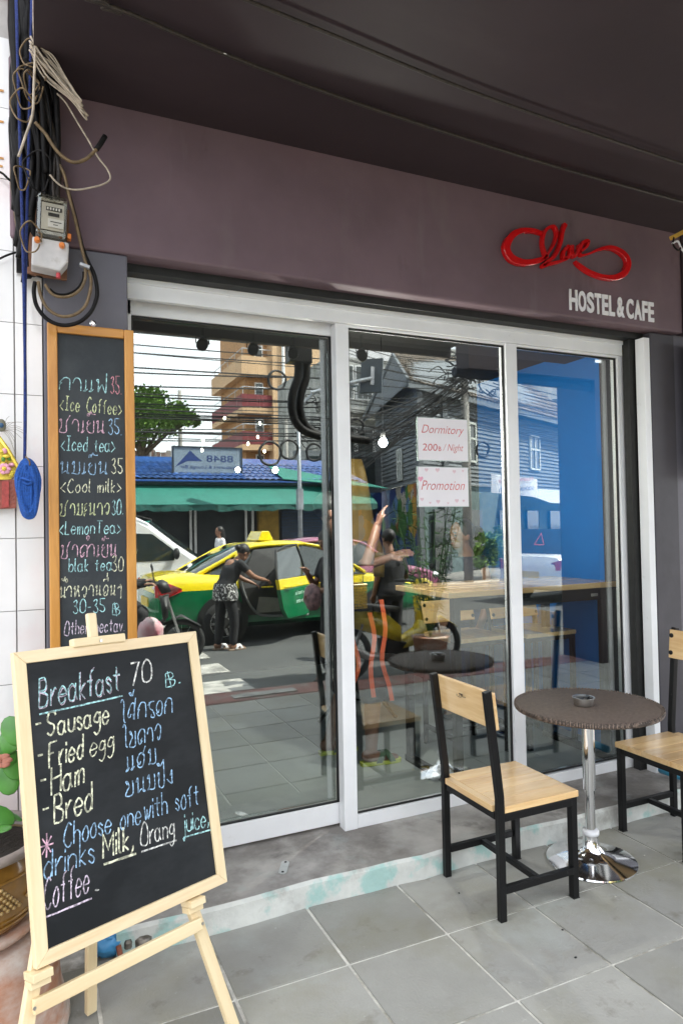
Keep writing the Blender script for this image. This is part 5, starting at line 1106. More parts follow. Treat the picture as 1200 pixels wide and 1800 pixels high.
# ---------------------------------------------------------------- shop row across the road
ab = thing('awning_shop', 'low shop with dark shutters, green awning and blue tiled roof across the road', 'shop', (3, -12, 0))
def A(mb, name, m, par=None, **k):
    par = par or ab; o = mb.build(name, m, par, **k); w = V((0, 0, 0)); q = par
    while q: w += q.location; q = q.parent
    o.location = -w; return o
m_shut = mat('dark_shutter', (.035, .045, .055), .5, var=.2); m_shutb = mat('blue_shutter', (.03, .07, .16), .5, var=.3, scale=3, stretch=(1, 1, 12), col2=(.02, .03, .05))
m_awn = mat('green_awning_canvas', (.008, .15, .115), .6, var=.15, scale=1.5, bump=.2, bscale=5); m_awnd = mat('dark_green_valance', (.005, .08, .065), .7, var=.4, scale=9)
m_bluetile = mat('blue_roof_tile', (.03, .10, .34), .28, var=.3, scale=6, coat=.3); m_gut = mat('dark_gutter', (.03, .045, .06), .5, var=.3); m_yelwall = mat('ochre_wall', (.42, .26, .05), .8, var=.2)
A(MB().box((-7, -13.4, 0), (9.2, -12.75, 2.9)), 'wall', mat('dark_shop_wall', (.05, .055, .06), .8))  # even dark grey wall behind the shutters
for x0, x1, mm in ((-1.0, 1.2, m_shut), (1.35, 4.0, m_shut), (4.25, 5.55, m_shut), (6.75, 8.9, m_shutb)):
    z = .45
    while z < 2.2: A(MB().box((x0, -12.745, z + .01), (x1, -12.72 + .012 * (int(z * 10) % 2), z + .085)), 'shutter_slat', mm); z += .09
    A(MB().box((x0, -12.74, .36), (x1, -12.68, .45)), 'shutter_bar', m_alu_grey)
A(MB().box((6.0, -12.74, 0), (6.6, -12.55, 2.3)), 'pillar', m_yelwall)
for x in (1.28, 4.05, 4.18, 5.62, 5.82): A(MB().box((x - .03, -12.6, 0), (x + .03, -12.54, 2.2)), 'post', m_alu)
A(MB().prism([(-6, -11.7, 2.72), (-6, -10.9, 2.18), (8.9, -10.9, 2.18), (8.9, -11.7, 2.72)], (0, .0, .02)), 'awning', m_awn)
vz_ = MB(); pr_ = None; rr2 = random.Random(4); xs_ = [-6 + .16 * i for i in range(94)]; bot = [2.04 + rr2.uniform(-.04, .03) for _ in xs_]
vz_.loft([[(x, -10.9 + .03 * math.sin(i * 1.1), 2.19) for i, x in enumerate(xs_)], [(x, -10.88 + .04 * math.sin(i * 1.1 + .5), b) for i, (x, b) in enumerate(zip(xs_, bot))]], cap=False, closed=False); A(vz_, 'valance', m_awnd)
A(MB().tube([(-6, -11.62, 2.80), (8.9, -11.62, 2.80)], .08, 8), 'gutter', m_gut)
piecewise(m_bluetile, .35)  # random tile brightness stands in for highlights on the ridges
tile_me = MB().loft([[(-.09, 0, 0), (-.03, 0, .035), (.03, 0, .035), (.09, 0, .0)], [(-.09, -.40, .0), (-.03, -.40, .035), (.03, -.40, .035), (.09, -.40, 0)]], cap=False, closed=False).mesh('roof_tile', m_bluetile)
sl = math.atan2(.95, 3.2)
for j in range(6):
    for i in range(44):
        if j > 3 and i % 2: pass
        o = link('roof_tile', tile_me, ab, (.9 + i * .18 - 3, -11.6 - j * .375 + 12, 2.88 + j * .375 * math.tan(sl) + .012)); o.rotation_euler = (-sl + .05, 0, 0)
A(MB().prism([(-6, -11.5, 2.84), (8.9, -11.5, 2.84), (8.9, -14.7, 3.78), (-6, -14.7, 3.78)], (0, 0, -.03)), 'roof_deck', m_bluetile)
A(MB().prism([(6.4, -11.55, 2.9), (9.3, -11.0, 2.62), (9.3, -12.6, 2.9), (6.4, -12.9, 3.4)], (0, 0, .02)), 'side_awning', m_awn)
sb = [(3.559,-12.3,3.793),(5.437,-12.3,3.787),(5.424,-12.3,3.019),(3.563,-12.3,3.041)]
s8 = thing('restaurant_sign', 'white signboard with a blue mountain reading 8848 Restaurant & Lounge Bar', 'signboard', (sb[3][0], -12.3, sb[3][2]))
w, h = sb[2][0] - sb[3][0], sb[0][2] - sb[3][2]
m_signw = mat('faded_white_sign', (.24, .31, .37), .5, var=.1); m_signb = mat('sign_blue', (.02, .05, .18), .5)
MB().box((0, -.08, 0), (w, 0, h)).build('panel', m_signw, s8); g = MB(); frame_rect(g, -.04, w + .04, -.04, h + .04, -.1, .02, .04, .04, .04, .04); g.build('frame', m_gut, s8)
def ST(s, x, z, ww, hh, m=m_signb): return text_obj('lettering', s, ww, hh, m, s8, (x, .004, z), rot=(R(90), 0, PI))
ST('8848', w * .60 + 0, h * .50, w * .40, h * .24).location.x = w * .88
MB().prism([(w * .42, .001, h * .52), (w * .20, .001, h * .52 - .0), (w * .02, .001, h * .30), (w * .10, .001, h * .52), (w * .24, .001, h * .9), (w * .34, .001, h * .66)], (0, .002, 0)).build('mountain', m_signb, s8)
ST('Restaurant & Lounge Bar', w * .95, h * .22, w * .86, h * .15); ST('authentic food . live music . cocktails', w * .95, h * .08, w * .88, h * .05)
for x in (.3, w - .3): MB().box((x - .03, -.12, -.9), (x + .03, -.08, -.04)).build('post', m_gut, s8)
# rusty sheet fence behind, tree
m_rust = mat('rusty_sheet', (.42, .40, .38), .7, var=.2, scale=3, stretch=(9, 9, .6), col2=(.22, .09, .06))
fn = thing('sheet_fence', 'rust streaked corrugated sheet fence behind the blue roof', 'fence', (2, -18, 0))
for i in range(34): A(MB().box((-1 + i * .18, -18.02 + .02 * (i % 2), 0), (-1 + i * .18 + .165, -17.98 + .02 * (i % 2), 4.32 + .05 * math.sin(i * 1.7))), 'sheet_strip', m_rust, fn)
def crown(mb, c, r, n, s, rg_, dens=1):
    blobs = [(V(c) + V((rg_.uniform(-r[0], r[0]) * .75, rg_.uniform(-r[1], r[1]) * .75, rg_.uniform(-r[2], r[2]) * .75)), rg_.uniform(.28, .5) * min(r)) for _ in range(26)]
    for _ in range(n):
        b, rad = rg_.choice(blobs); d = V((rg_.gauss(0, 1), rg_.gauss(0, 1), rg_.gauss(0, 1))).normalized() * rad * rg_.uniform(.55, 1.15); p_ = b + d
        u_ = V((rg_.gauss(0, 1), rg_.gauss(0, 1), rg_.gauss(0, .6))).normalized(); v_ = u_.orthogonal().normalized() * s * .45; u_ = u_ * s * rg_.uniform(.6, 1.2)
        mb.add([p_ - v_ * .2, p_ + u_ * .5 - v_, p_ + u_, p_ + u_ * .5 + v_], [(0, 1, 2, 3)])
    return blobs
m_leafA = mat('tree_leaf_green', (.16, .28, .05), .6, var=.6, scale=3); m_bark = mat('bark', (.12, .09, .06), .9, var=.3, scale=12)
rtree = random.Random(9)
tr_ = thing('leafy_tree', 'leafy green tree rising behind the fence at the left of the sliding door', 'tree', (3.6, -17, 0))
k = MB(); bs = crown(k, (3.3, -17, 5.6), (1.9, 1.2, 1.2), 6500, .13, rtree); bs2 = crown(k, (4.7, -17, 5.3), (.8, .6, .6), 1800, .12, rtree); o = A(k, 'crown', m_leafA, tr_); o['kind'] = 'stuff'
A(MB().tube([(3.6, -17, 0), (3.5, -17, 2.5), (3.4, -17, 4.2), (3.3, -17, 5.5)], [.2, .17, .12, .05], 10), 'trunk', m_bark, tr_)
for b, _ in bs[:6] + bs2[:3]: A(MB().tube([(3.45, -17, 4.0), tuple((V((3.45, -17, 4.0)) + b) / 2 + V((0, 0, .2))), tuple(b)], [.07, .045, .015], 6), 'limb', m_bark, tr_)
# balcony tower
m_peach = mat('peach_render', (.60, .40, .23), .8, var=.1, scale=.6); m_maroon = mat('maroon_panel', (.20, .03, .035), .6, var=.2); m_orr = mat('orange_soffit', (.45, .24, .10), .8); m_redw = mat('red_parapet', (.50, .08, .05), .6)
bt_ = thing('balcony_tower', 'peach apartment tower with maroon balconies, reflected right in the sliding door', 'apartment building', (20, -46, 0))
tx = [(15.495,-46,16.331),(18.015,-46,16.571),(23.678,-46,17.207)]
X_0, X_1, X_2 = tx[0][0], tx[1][0], tx[2][0]
A(MB().box((X_1, -56, 0), (X_2 + 8, -46, 19.8)), 'wall', m_peach, bt_)
A(MB().box((X_1 - .15, -56.2, 19.8), (X_2 + 8, -45.8, 21.4)), 'parapet', m_redw, bt_)
A(MB().box((X_1 - 1.9, -55, 0), (X_1 - .01, -47.3, 19.8)), 'rear_wall', m_orr, bt_)
for i, z in enumerate([(15.454,-46,13.877),(15.404,-46,10.795),(15.355,-46,7.814),(15.307,-46,4.887)]):
    z0 = z[2]
    A(MB().box((X_0, -56, z0), (X_1 - .01, -46.2, z0 + .45)), 'balcony_slab', m_peach, bt_)
    A(MB().box((X_0, -46.35, z0 + .46), (X_1 - .01, -46.2, z0 + 1.5)), 'balcony_front', m_maroon if i else m_peach, bt_); A(MB().box((X_0, -56, z0 + .46), (X_0 + .15, -46.36, z0 + 1.5)), 'balcony_side', m_maroon if i else m_peach, bt_)
    f_ = A(MB().box((X_0 + 1.4, -47.29, z0 + .6), (X_1 - .4, -47.22, z0 + 2.7)), 'window', m_alu, bt_); MB().box((X_0 + 1.5, -47.21, z0 + .7), (X_1 - .5, -47.19, z0 + 2.6)).build('pane', m_carglass, f_)
    for s in range(5): A(MB().tube([(X_0 + .1, -46.28 - s * 2.2, z0 + 1.5), (X_0 + .1, -46.28 - s * 2.2, z0 + 2.1)], .03, 5), 'baluster', m_alu_grey, bt_)
    A(MB().tube([(X_0 + .1, -56, z0 + 2.1), (X_0 + .1, -46.28, z0 + 2.1), (X_1, -46.28, z0 + 2.1)], .04, 5), 'handrail', m_alu_grey, bt_)
A(MB().tube([(X_1 + .9, -45.9, 0), (X_1 + .9, -45.9, 18.5)], .14, 8), 'drain_pipe', m_alu, bt_)
for z in (4, 7, 10, 13): 
    f_ = A(MB().box((X_1 + 3, -45.99, z), (X_1 + 5, -45.9, z + 1.6)), 'window', m_alu, bt_); MB().box((X_1 + 3.1, -45.89, z + .1), (X_1 + 4.9, -45.87, z + 1.5)).build('pane', m_carglass, f_)
# glazed grey block between tower and wooden house
gb = thing('concrete_block', 'weathered white concrete building with strip windows behind the wooden house', 'building', (17, -26, 0))
m_oldc = mat('weathered_white_render', (.46, .46, .44), .85, var=.3, scale=1.2, stretch=(1, 1, .4), col2=(.20, .21, .20)); overlay(m_oldc, (.10, .11, .08), 1.6, .52, .68, (1, 1, .5), .8)
A(MB().box((14.2, -34, 0), (25.5, -26, 10.4)), 'wall', m_oldc, gb); A(MB().box((18.0, -30, 10.41), (24.8, -25.9, 11.4)), 'parapet', m_oldc, gb); A(MB().box((14.2, -27, 10.41), (17.9, -26, 11.9)), 'upper_wall', m_white, gb)
for z0, z1 in ((8.2, 10.0), (5.2, 6.8), (2.4, 4.0)):
    for x in (14.5, 15.6, 16.7, 18.2, 19.6): 
        f_ = A(MB().box((x, -25.99, z0), (x + 1.0, -25.9, z1)), 'window', m_alu, gb); MB().box((x + .06, -25.89, z0 + .06), (x + .94, -25.87, z1 - .06)).build('pane', m_carglass, f_)
A(MB().box((14.0, -25.9, 7.3), (18, -24.8, 7.5)), 'balcony_slab', m_oldc, gb)
for i in range(14): A(MB().tube([(14.0 + i * .3, -24.9, 7.5), (14.0 + i * .3, -24.9, 8.4)], .02, 4), 'baluster', m_alu_grey, gb)
g2 = thing('distant_block', 'grey mottled building wall far behind the right end of the wooden house', 'building', (34, -34, 0)); A(MB().box((25, -44, 0), (48, -34, 12.2)), 'wall', m_oldc, g2); A(MB().prism([(25, -33, 6.6), (40, -33, 6.0), (40, -36, 8.8), (25, -36, 8.8)], (0, 0, .05)), 'red_roof', m_maroon, g2)
for z in (3, 9.6):
    for i in range(6): A(MB().box((27 + i * 3, -33.99, z), (28.4 + i * 3, -33.9, z + 1.3)), 'window', m_carglass, g2)
# grey wooden house on the corner
wh = thing('wooden_house', 'old grey clapboard house with tiled roof, reflected in the middle and right panes', 'house', (14, -15, 0))
m_clap = mat('grey_blue_clapboard', (.17, .19, .205), .8, var=.3, scale=3, stretch=(.4, .4, 6)); m_rooft = mat('lichen_roof_tile', (.17, .14, .11), .85, var=.4, scale=3); overlay(m_rooft, (.04, .035, .03), 3, .5, .7, fac=.8)
Aq, Bq, Cq = V((10.8, -11.8, 0)), V((21.8, -17.1, 0)), V((12.4, -17.6, 0))
def wallrun(p, q, z0, z1, name, m, n_, inset=.0):
    d = (q - p); L = d.length; d.normalize(); nn_ = V((d.y, -d.x, 0));
    if nn_.y < 0: nn_ = -nn_
    hgt = (z1 - z0) / n_; k = MB()
    for j in range(n_):
        za = z0 + j * hgt; a0, b0 = p + nn_ * .05, q + nn_ * .05; a1, b1 = p, q
        k.add([(a0.x, a0.y, za), (b0.x, b0.y, za), (b1.x, b1.y, za + hgt), (a1.x, a1.y, za + hgt), (a1.x, a1.y, za), (b1.x, b1.y, za)], [(0, 1, 2, 3), (4, 5, 1, 0)])
    o = A(k, name, m, wh); stuff(o); return nn_
nf = wallrun(Aq, Bq, 2.9, 6.0, 'clapboards', m_clap, 22)
ng = V((-.96, .29, 0))
k = MB()
Mq = (Aq + Cq) / 2
for j in range(30):
    za = 2.9 + j * .145; za2 = za + .145
    def span(z):
        if z <= 6: return Aq, Cq
        f = max(0, (7.4 - z) / 1.4); return Mq + (Aq - Mq) * f, Mq + (Cq - Mq) * f
    a, b = span(za); c, d = span(za2); e = ng * .05
    k.add([(a.x + e.x, a.y + e.y, za), (b.x + e.x, b.y + e.y, za), (d.x, d.y, za2), (c.x, c.y, za2), (a.x, a.y, za), (b.x, b.y, za)], [(0, 1, 2, 3), (4, 5, 1, 0)])
stuff(A(k, 'gable_clapboards', m_clap, wh))
e0, e1, r0, r1 = V((10.2, -11.3, 5.85)), V((22.4, -16.7, 5.75)), V((11.5, -14.5, 7.45)), V((18.4, -17.6, 8.5))
def bil(s, t): return (e0 * (1 - s) + e1 * s) * (1 - t) + (r0 * (1 - s) + r1 * s) * t
nrm = (e1 - e0).cross(r0 - e0).normalized(); nrm = nrm if nrm.z > 0 else -nrm
k = MB(); NT, NR = 56, 13
for j in range(NR):
    for i in range(NT):
        s0 = (i + .5 * (j % 2)) / NT; s1 = s0 + .94 / NT
        if s1 > 1: continue
        t0, t1 = j / NR, (j + 1.15) / NR; up_ = nrm * (.07 + rtree.uniform(-.012, .012)); m_s = (s0 + s1) / 2
        a, b, c_, d = bil(s0, t0) + up_, bil(s1, t0) + up_, bil(s1, t1) + nrm * .02, bil(s0, t1) + nrm * .02; e = bil(m_s, t0 - .25 / NR) + up_
        k.add([a, e, b, c_, d, bil(s0, t0), bil(s1, t0)], [(0, 1, 2, 3, 4), (5, 0, 4), (0, 5, 6, 2, 1)])
stuff(A(k, 'roof_tiles', m_rooft, wh))
A(MB().prism([e0, e1, r1, r0], (0, 0, -.05)), 'roof_deck', m_clap, wh); A(MB().prism([e0 + V((.0, 0, -.03)), V((12.2, -18.2, 5.8)), r0 + V((0, 0, -.02))], (0, 0, -.08)), 'rear_roof', m_clap, wh)
A(MB().prism([e1, V((22, -20, 5.8)), r1], (0, 0, -.06)), 'hip_roof', m_rooft, wh)
A(MB().bar(e0 + V((0, 0, -.1)), e1 + V((0, 0, -.1)), .05, .2), 'fascia_board', m_clap, wh); A(MB().bar(e0, r0, .08, .16), 'barge_board', m_clap, wh); A(MB().bar(r0, V((12.1, -18.1, 5.8)), .08, .16), 'barge_board', m_clap, wh); A(MB().tube([r0, r1], .1, 8), 'ridge_cap', m_rooft, wh)
m_wframe = mat('faded_cream_frame', (.55, .58, .55), .7)
def hwin(p, d, nn_, w, z0, z1, bars=2):
    a = p - d * w / 2 + nn_ * .07; b = p + d * w / 2 + nn_ * .07
    k = MB()
    for q0, q1 in (((a, z0), (b, z0)), ((a, z1), (b, z1)), ((a, z0), (a, z1)), ((b, z0), (b, z1)), ((a.lerp(b, .5), z0), (a.lerp(b, .5), z1)), ((a.lerp(b, .0), z0 + (z1 - z0) * .6), (b, z0 + (z1 - z0) * .6))):
        k.bar((q0[0].x, q0[0].y, q0[1]), (q1[0].x, q1[0].y, q1[1]), .07, .07, up=nn_)
    f_ = A(k, 'window', m_wframe, wh); c_ = p + nn_ * .06; MB().obox((c_.x, c_.y, (z0 + z1) / 2), d * w / 2, nn_ * .01, V((0, 0, (z1 - z0) / 2))).build('pane', m_carglass, f_)
df = (Bq - Aq).normalized(); dg = (Cq - Aq).normalized()
hwin(Aq + (Bq - Aq) * .68, df, nf, .85, 3.7, 5.0); hwin(Aq + (Bq - Aq) * .25, df, nf, .85, 3.7, 5.0); hwin(Aq + (Cq - Aq) * .35, dg, ng, .55, 3.1, 4.1)
for q in (Aq, Bq, Aq + (Bq - Aq) * .12): A(MB().box((q.x - .09, q.y - .02, 0), (q.x + .09, q.y + .16, 5.9)), 'corner_post', m_clap, wh)
# ground floor: generic painted wall, doors
mm_ = bpy.data.materials.new('painted_mural'); mm_.use_nodes = True; nn = mm_.node_tree.nodes; ll = mm_.node_tree.links
tcn = nn.new('ShaderNodeTexCoord'); vo = nn.new('ShaderNodeTexVoronoi'); vo.inputs['Scale'].default_value = 1.9; nz2 = nn.new('ShaderNodeTexNoise'); nz2.inputs['Scale'].default_value = 2.5
mxv = nn.new('ShaderNodeMix'); mxv.data_type = 'RGBA'; mxv.inputs['Factor'].default_value = .35; ll.new(tcn.outputs['Object'], nz2.inputs['Vector']); ll.new(tcn.outputs['Object'], mxv.inputs['A']); ll.new(nz2.outputs['Color'], mxv.inputs['B']); ll.new(mxv.outputs['Result'], vo.inputs['Vector'])
sepc = nn.new('ShaderNodeSeparateColor'); ll.new(vo.outputs['Color'], sepc.inputs[0]); rr = nn.new('ShaderNodeValToRGB'); rr.color_ramp.interpolation = 'CONSTANT'
cols_ = [(.02, .05, .22), (.45, .42, .36), (.38, .12, .03), (.06, .20, .05), (.55, .32, .05), (.02, .02, .03), (.12, .25, .45)]
while len(rr.color_ramp.elements) < len(cols_): rr.color_ramp.elements.new(.5)
for i, c_ in enumerate(cols_): rr.color_ramp.elements[i].position = i / len(cols_); rr.color_ramp.elements[i].color = (*c_, 1)
ll.new(sepc.outputs[0], rr.inputs[0]); ll.new(rr.outputs[0], nn['Principled BSDF'].inputs['Base Color'])
A(MB().prism([(10.85, -11.9, 0), (12.4, -17.5, 0), (12.4, -17.5, 2.88), (10.85, -11.9, 2.88)], (.1, 0, 0)), 'ground_wall', mm_, wh)
A(MB().prism([(10.85, -11.9, 0), (21.7, -17.1, 0), (21.7, -17.1, 2.88), (10.85, -11.9, 2.88)], (0, -.1, 0)), 'front_wall', mat('teal_grey_wall', (.12, .17, .17), .8, var=.3), wh)
mw = thing('mural_wall', 'wall painted with blue, orange and white shapes left of the wooden house', 'wall', (9, -16.4, 0)); A(MB().box((8.6, -16.6, 0), (11.9, -16.3, 2.8)), 'painted_panel', mm_, mw); A(MB().box((8.6, -16.62, 2.81), (11.9, -16.28, 4.3)), 'upper_panel', m_clap, mw)
for x in (9.0, 9.9, 10.8): A(MB().box((x, -16.27, 3.0), (x + .8, -16.2, 4.1)), 'window', m_carglass, mw)
for t_ in (.05, .22, .42, .6, .78):
    p_ = Aq + (Bq - Aq) * (t_ + .05); k = MB().obox((p_.x + nf.x * .06, p_.y + nf.y * .06, 1.05), df * .5, nf * .03, V((0, 0, 1.0))); A(k, 'shop_door', m_carglass if t_ != .42 else m_white, wh)
p_, q_ = Aq + (Bq - Aq) * .45, Aq + (Bq - Aq) * .98
A(MB().prism([p_ + nf * .1 + V((0, 0, 2.9)), q_ + nf * .1 + V((0, 0, 2.9)), q_ + nf * 1.8 + V((0, 0, 2.25)), p_ + nf * 1.8 + V((0, 0, 2.25))], (0, 0, .03)), 'canvas_awning', mat('pale_canvas', (.42, .46, .46), .8, var=.15), wh)
bn = thing('banner', 'white cloth banner with dark lettering hung across the street on the right', 'banner', (0, 0, 0))
bq = [(12.88,-11,3.097),(14.708,-11,2.961),(14.69,-11,2.382),(12.884,-11,2.521)]; bn.location = bq[3]
A(MB().loft([[tuple(V(bq[3]).lerp(V(bq[2]), i / 10) + V((0, .04 * math.sin(i), 0))) for i in range(11)], [tuple(V(bq[0]).lerp(V(bq[1]), i / 10) + V((0, .04 * math.sin(i + .6), 0))) for i in range(11)]], cap=False, closed=False), 'cloth', m_white, bn)
for j, s in enumerate(('ร้านอาหาร ฟุตบอล', 'นวดแผนไทย สปา')):
    o = text_obj('lettering', s, 1.35, .16, m_signb if j else m_print, bn, (1.6, .06, .36 - j * .26), rot=(R(90), 0, PI)); o.rotation_euler = (R(90), R(4), PI)
# poles
def pole(name, label, x, y, h, r, m, cat='utility pole', group=None):
    t = thing(name, label, cat, (x, y, 0), 0, group); MB().tube([(0, 0, 0), (0, 0, h)], [r, r * .75], 10).build('shaft', m, t, smooth=True); return t
m_cpole = mat('concrete_pole', (.30, .29, .27), .85, var=.2, scale=2); m_spole = mat('galvanised_pole', (.34, .37, .40), .5, metal=.4)
pA = pole('utility_pole', 'concrete power pole hung with cable tangle by the wooden house', 10.73, -9.2, 6.6, .13, m_cpole)
pB = pole('utility_pole', 'concrete power pole at the right edge of the sliding door', 6.95, -9.5, 7.6, .14, m_cpole)
pC = pole('lamp_pole', 'slim grey street lamp pole with a long arm by the taxi roof', 6.03, -9.35, 4.6, .06, m_spole, 'street lamp')
MB().tube(smoothpath([(0, 0, 4.5), (.5, .1, 4.95), (1.0, .2, 5.1)], 5), .035, 8).build('arm', m_spole, pC); MB().box((1.0, .1, 5.05), (1.45, .3, 5.13)).build('lamp_head', m_spole, pC, bevel=.02); MB().box((-.12, .05, 2.0), (.02, .2, 2.5)).build('switch_box', m_spole, pC)
pD = pole('utility_pole', 'distant thin concrete pole beside the leafy tree', 5.0, -18.5, 6.6, .09, m_cpole); pE = pole('utility_pole', 'distant concrete pole stump left of the tower', 9.6, -20, 6.0, .09, m_cpole)
fl = [(7.337,-8,5.457),(7.32,-8,4.682)]
fld = thing('flood_lamp', 'dark square solar street lamp panel on a grey arm at the middle pane', 'street lamp', (7.3, -8, 4.65))
MB().obox((0, 0, .42), (.20, .16, 0), (-.03, .04, .0), (.03, 0, .40)).build('panel', mat('dark_slate_panel', (.04, .055, .07), .35), fld, bevel=.01); MB().bar((-.02, .07, .2), (0, .07, .62), .10, .03, up=(0, 1, 0)).build('bracket', m_alu_grey, fld); MB().tube([(-1.4, -.2, .0), (-.05, .05, .35)], .045, 8).build('arm', m_spole, fld)
# overhead cables
rw = random.Random(17); m_wire = mat('overhead_wire_black', (.012, .012, .013), .6)
def span_w(a, b, sag, r, lab, grp, nm='overhead_cable'):
    a, b = V(a), V(b); p_ = [a.lerp(b, i / 18) + V((0, 0, -sag * 4 * (i / 18) * (1 - i / 18))) for i in range(19)]
    o = MB().tube([q - a for q in p_], r, 5).build(nm, m_wire); o.location = a; tag(o, lab, 'cable', grp)
hs = [6.9, 6.65, 6.5, 6.4, 6.15, 6.05, 5.9, 5.85, 5.6, 5.3, 5.2, 5.0, 4.85, 4.7, 4.6, 4.55, 4.45, 4.4, 4.3, 4.25, 4.2, 4.15, 4.08, 4.02, 3.95, 3.9, 3.8, 3.72]
for i, z in enumerate(hs):
    y = -9.2 - rw.uniform(0, .4)
    span_w((-8, y, z + rw.uniform(-.15, .1)), (6.95, -9.4, min(z + rw.uniform(-.25, .12), 7.3)), rw.uniform(.05, .25), rw.choice((.011, .014, .018)), 'black cable strung along the far pavement, crossing the reflected sky', 'cables over the far pavement left')
    zb = 4.0 + (z - 3.7) * .55 + rw.uniform(-.2, .2) if i > 6 else z - .7
    span_w((6.95, -9.4, min(z, 7.2)), (10.73, -9.15, min(zb + .3, 6.5)), rw.uniform(.1, .4), rw.choice((.010, .013)), 'black cable strung between the two far poles over the wooden house', 'cables between the far poles')
    if i % 2 == 0: span_w((10.73, -9.15, min(zb + .3, 6.5)), (26, -10.5, zb + rw.uniform(-.5, .2)), rw.uniform(.2, .7), .012, 'black cable running right from the far pole past the roof', 'cables right of the far pole')
for i in range(26):
    span_w((10.7, -9.0, 5.9 - rw.uniform(0, .8)), (7.2 + rw.uniform(-.4, .6), -8.6 - rw.uniform(0, .8), 3.4 + rw.uniform(-.5, .8)), rw.uniform(.05, .3), .012, 'black cable slanting down left from the far pole', 'slanting cables left of the far pole')
def coil(x, y, z, r, lab):
    o = MB().tube([(r * math.cos(a) * (1 + .04 * math.sin(5 * a)), .02 * math.sin(3 * a), r * 1.05 * math.sin(a)) for a in [2 * PI * k / 30 for k in range(30)]], .03, 6, closed=True).build('cable_coil', m_wire, smooth=True); o.location = (x, y, z); tag(o, lab, 'cable coil', 'cable coils on the wires')
for (x, y, z), r, lab in zip([(5.478,-9.3,5.136),(5.273,-9.3,3.354),(5.753,-9.3,3.464),(6.408,-9.3,3.413),(6.767,-9.3,3.778)], (.22, .27, .22, .2, .17), ('small round cable coil hung high right of the tower', 'largest round cable coil hung low right of the signboard', 'cable coil hung just right of the largest one', 'cable coil next to the right edge of the sliding door', 'small cable coil at the concrete pole')): coil(x, y, z, r, lab)
for px_, nm in (([(7.394,-9.1,4.042)][0], 'cable coil hung left of the wooden house in the middle pane'), ([(11.205,-9.1,3.589)][0], 'cable coil on the far pole right of the notices')): coil(px_[0], px_[1], px_[2], .2, nm)
for i in range(34):
    p0 = V((10.73 + rw.uniform(-.5, .6), -9.1 + rw.uniform(-.2, .2), 5.6 + rw.uniform(-.4, .5))); q = [p0]
    for j in range(5): q.append(q[-1] + V((rw.uniform(-.3, .3), rw.uniform(-.1, .1), rw.uniform(-.2, .2))))
    o = MB().tube([a - p0 for a in smoothpath(q, 4)], .017, 4).build('tangled_wire', m_wire); o.location = p0; tag(o, 'loose wire in the black tangle on top of the far pole', 'wire', 'wires tangled at the far pole')
for i in range(30):
    p0 = V((7.0 + rw.uniform(-.5, .3), -9.3 + rw.uniform(-.2, .2), 4.1 + rw.uniform(-.6, .7))); q = [p0]
    for j in range(5): q.append(q[-1] + V((rw.uniform(-.35, .35), rw.uniform(-.1, .1), rw.uniform(-.25, .2))))
    o = MB().tube([a - p0 for a in smoothpath(q, 4)], .012, 4).build('tangled_wire', m_wire); o.location = p0; tag(o, 'loose wire in the black tangle at the right of the sliding door', 'wire', 'wires tangled at the near pole')
# bamboo in a pot by the kerb
m_bamb = mat('bamboo_leaf', (.05, .14, .03), .55, var=.4, scale=3)
bp_ = thing('potted_bamboo', 'thin leaved potted bamboo at the kerb, reflected in the middle pane', 'potted plant', (4.1, -.5, 0))
MB().lathe([(.16, 0), (.2, .3), (.22, .32), (.19, .33), (.001, .3)], 24).build('pot', m_terr, bp_, smooth=True)
k = MB()
for i in range(15):
    a, L = rw.uniform(0, 6.28), rw.uniform(.9, 1.6); tp = V((.35 * math.cos(a) * rw.uniform(.4, 1.2), .3 * math.sin(a), .3 + L)); q = smoothpath([(0, 0, .3), tuple(tp * .5 + V((0, 0, .15))), tuple(tp)], 5)
    MB().tube(q, .005, 5).build('stem', m_bamb, bp_)
    for j in range(34):
        p_ = q[rw.randrange(3, len(q))]; d = V((rw.gauss(0, 1), rw.gauss(0, 1), rw.uniform(-.8, .6))).normalized(); s = d.orthogonal().normalized() * .008; L2 = rw.uniform(.07, .14)
        k.add([p_, p_ + d * L2 * .4 + s, p_ + d * L2, p_ + d * L2 * .4 - s], [(0, 1, 2, 3)])
stuff(k.build('leaves', m_bamb, bp_))
for x, y, s, lab in ((11.6, -9.7, .9, 'leafy green shrub below the wooden house, left of the far pole'), (12.6, -10.2, 1.0, 'leafy shrub right of the far pole under the banner'), (9.9, -15.4, .8, 'small green shrub in front of the painted wall')):
    t = thing('shrub', lab, 'shrub', (x, y, 0), 0, 'shrubs on the far pavement'); k = MB(); crown(k, (0, 0, s * .9), (s * .5, s * .4, s * .6), 700, .12, rw); stuff(k.build('foliage', m_leafA, t)); MB().tube([(0, 0, 0), (0, 0, s)], .04, 6).build('stem', m_bark, t)

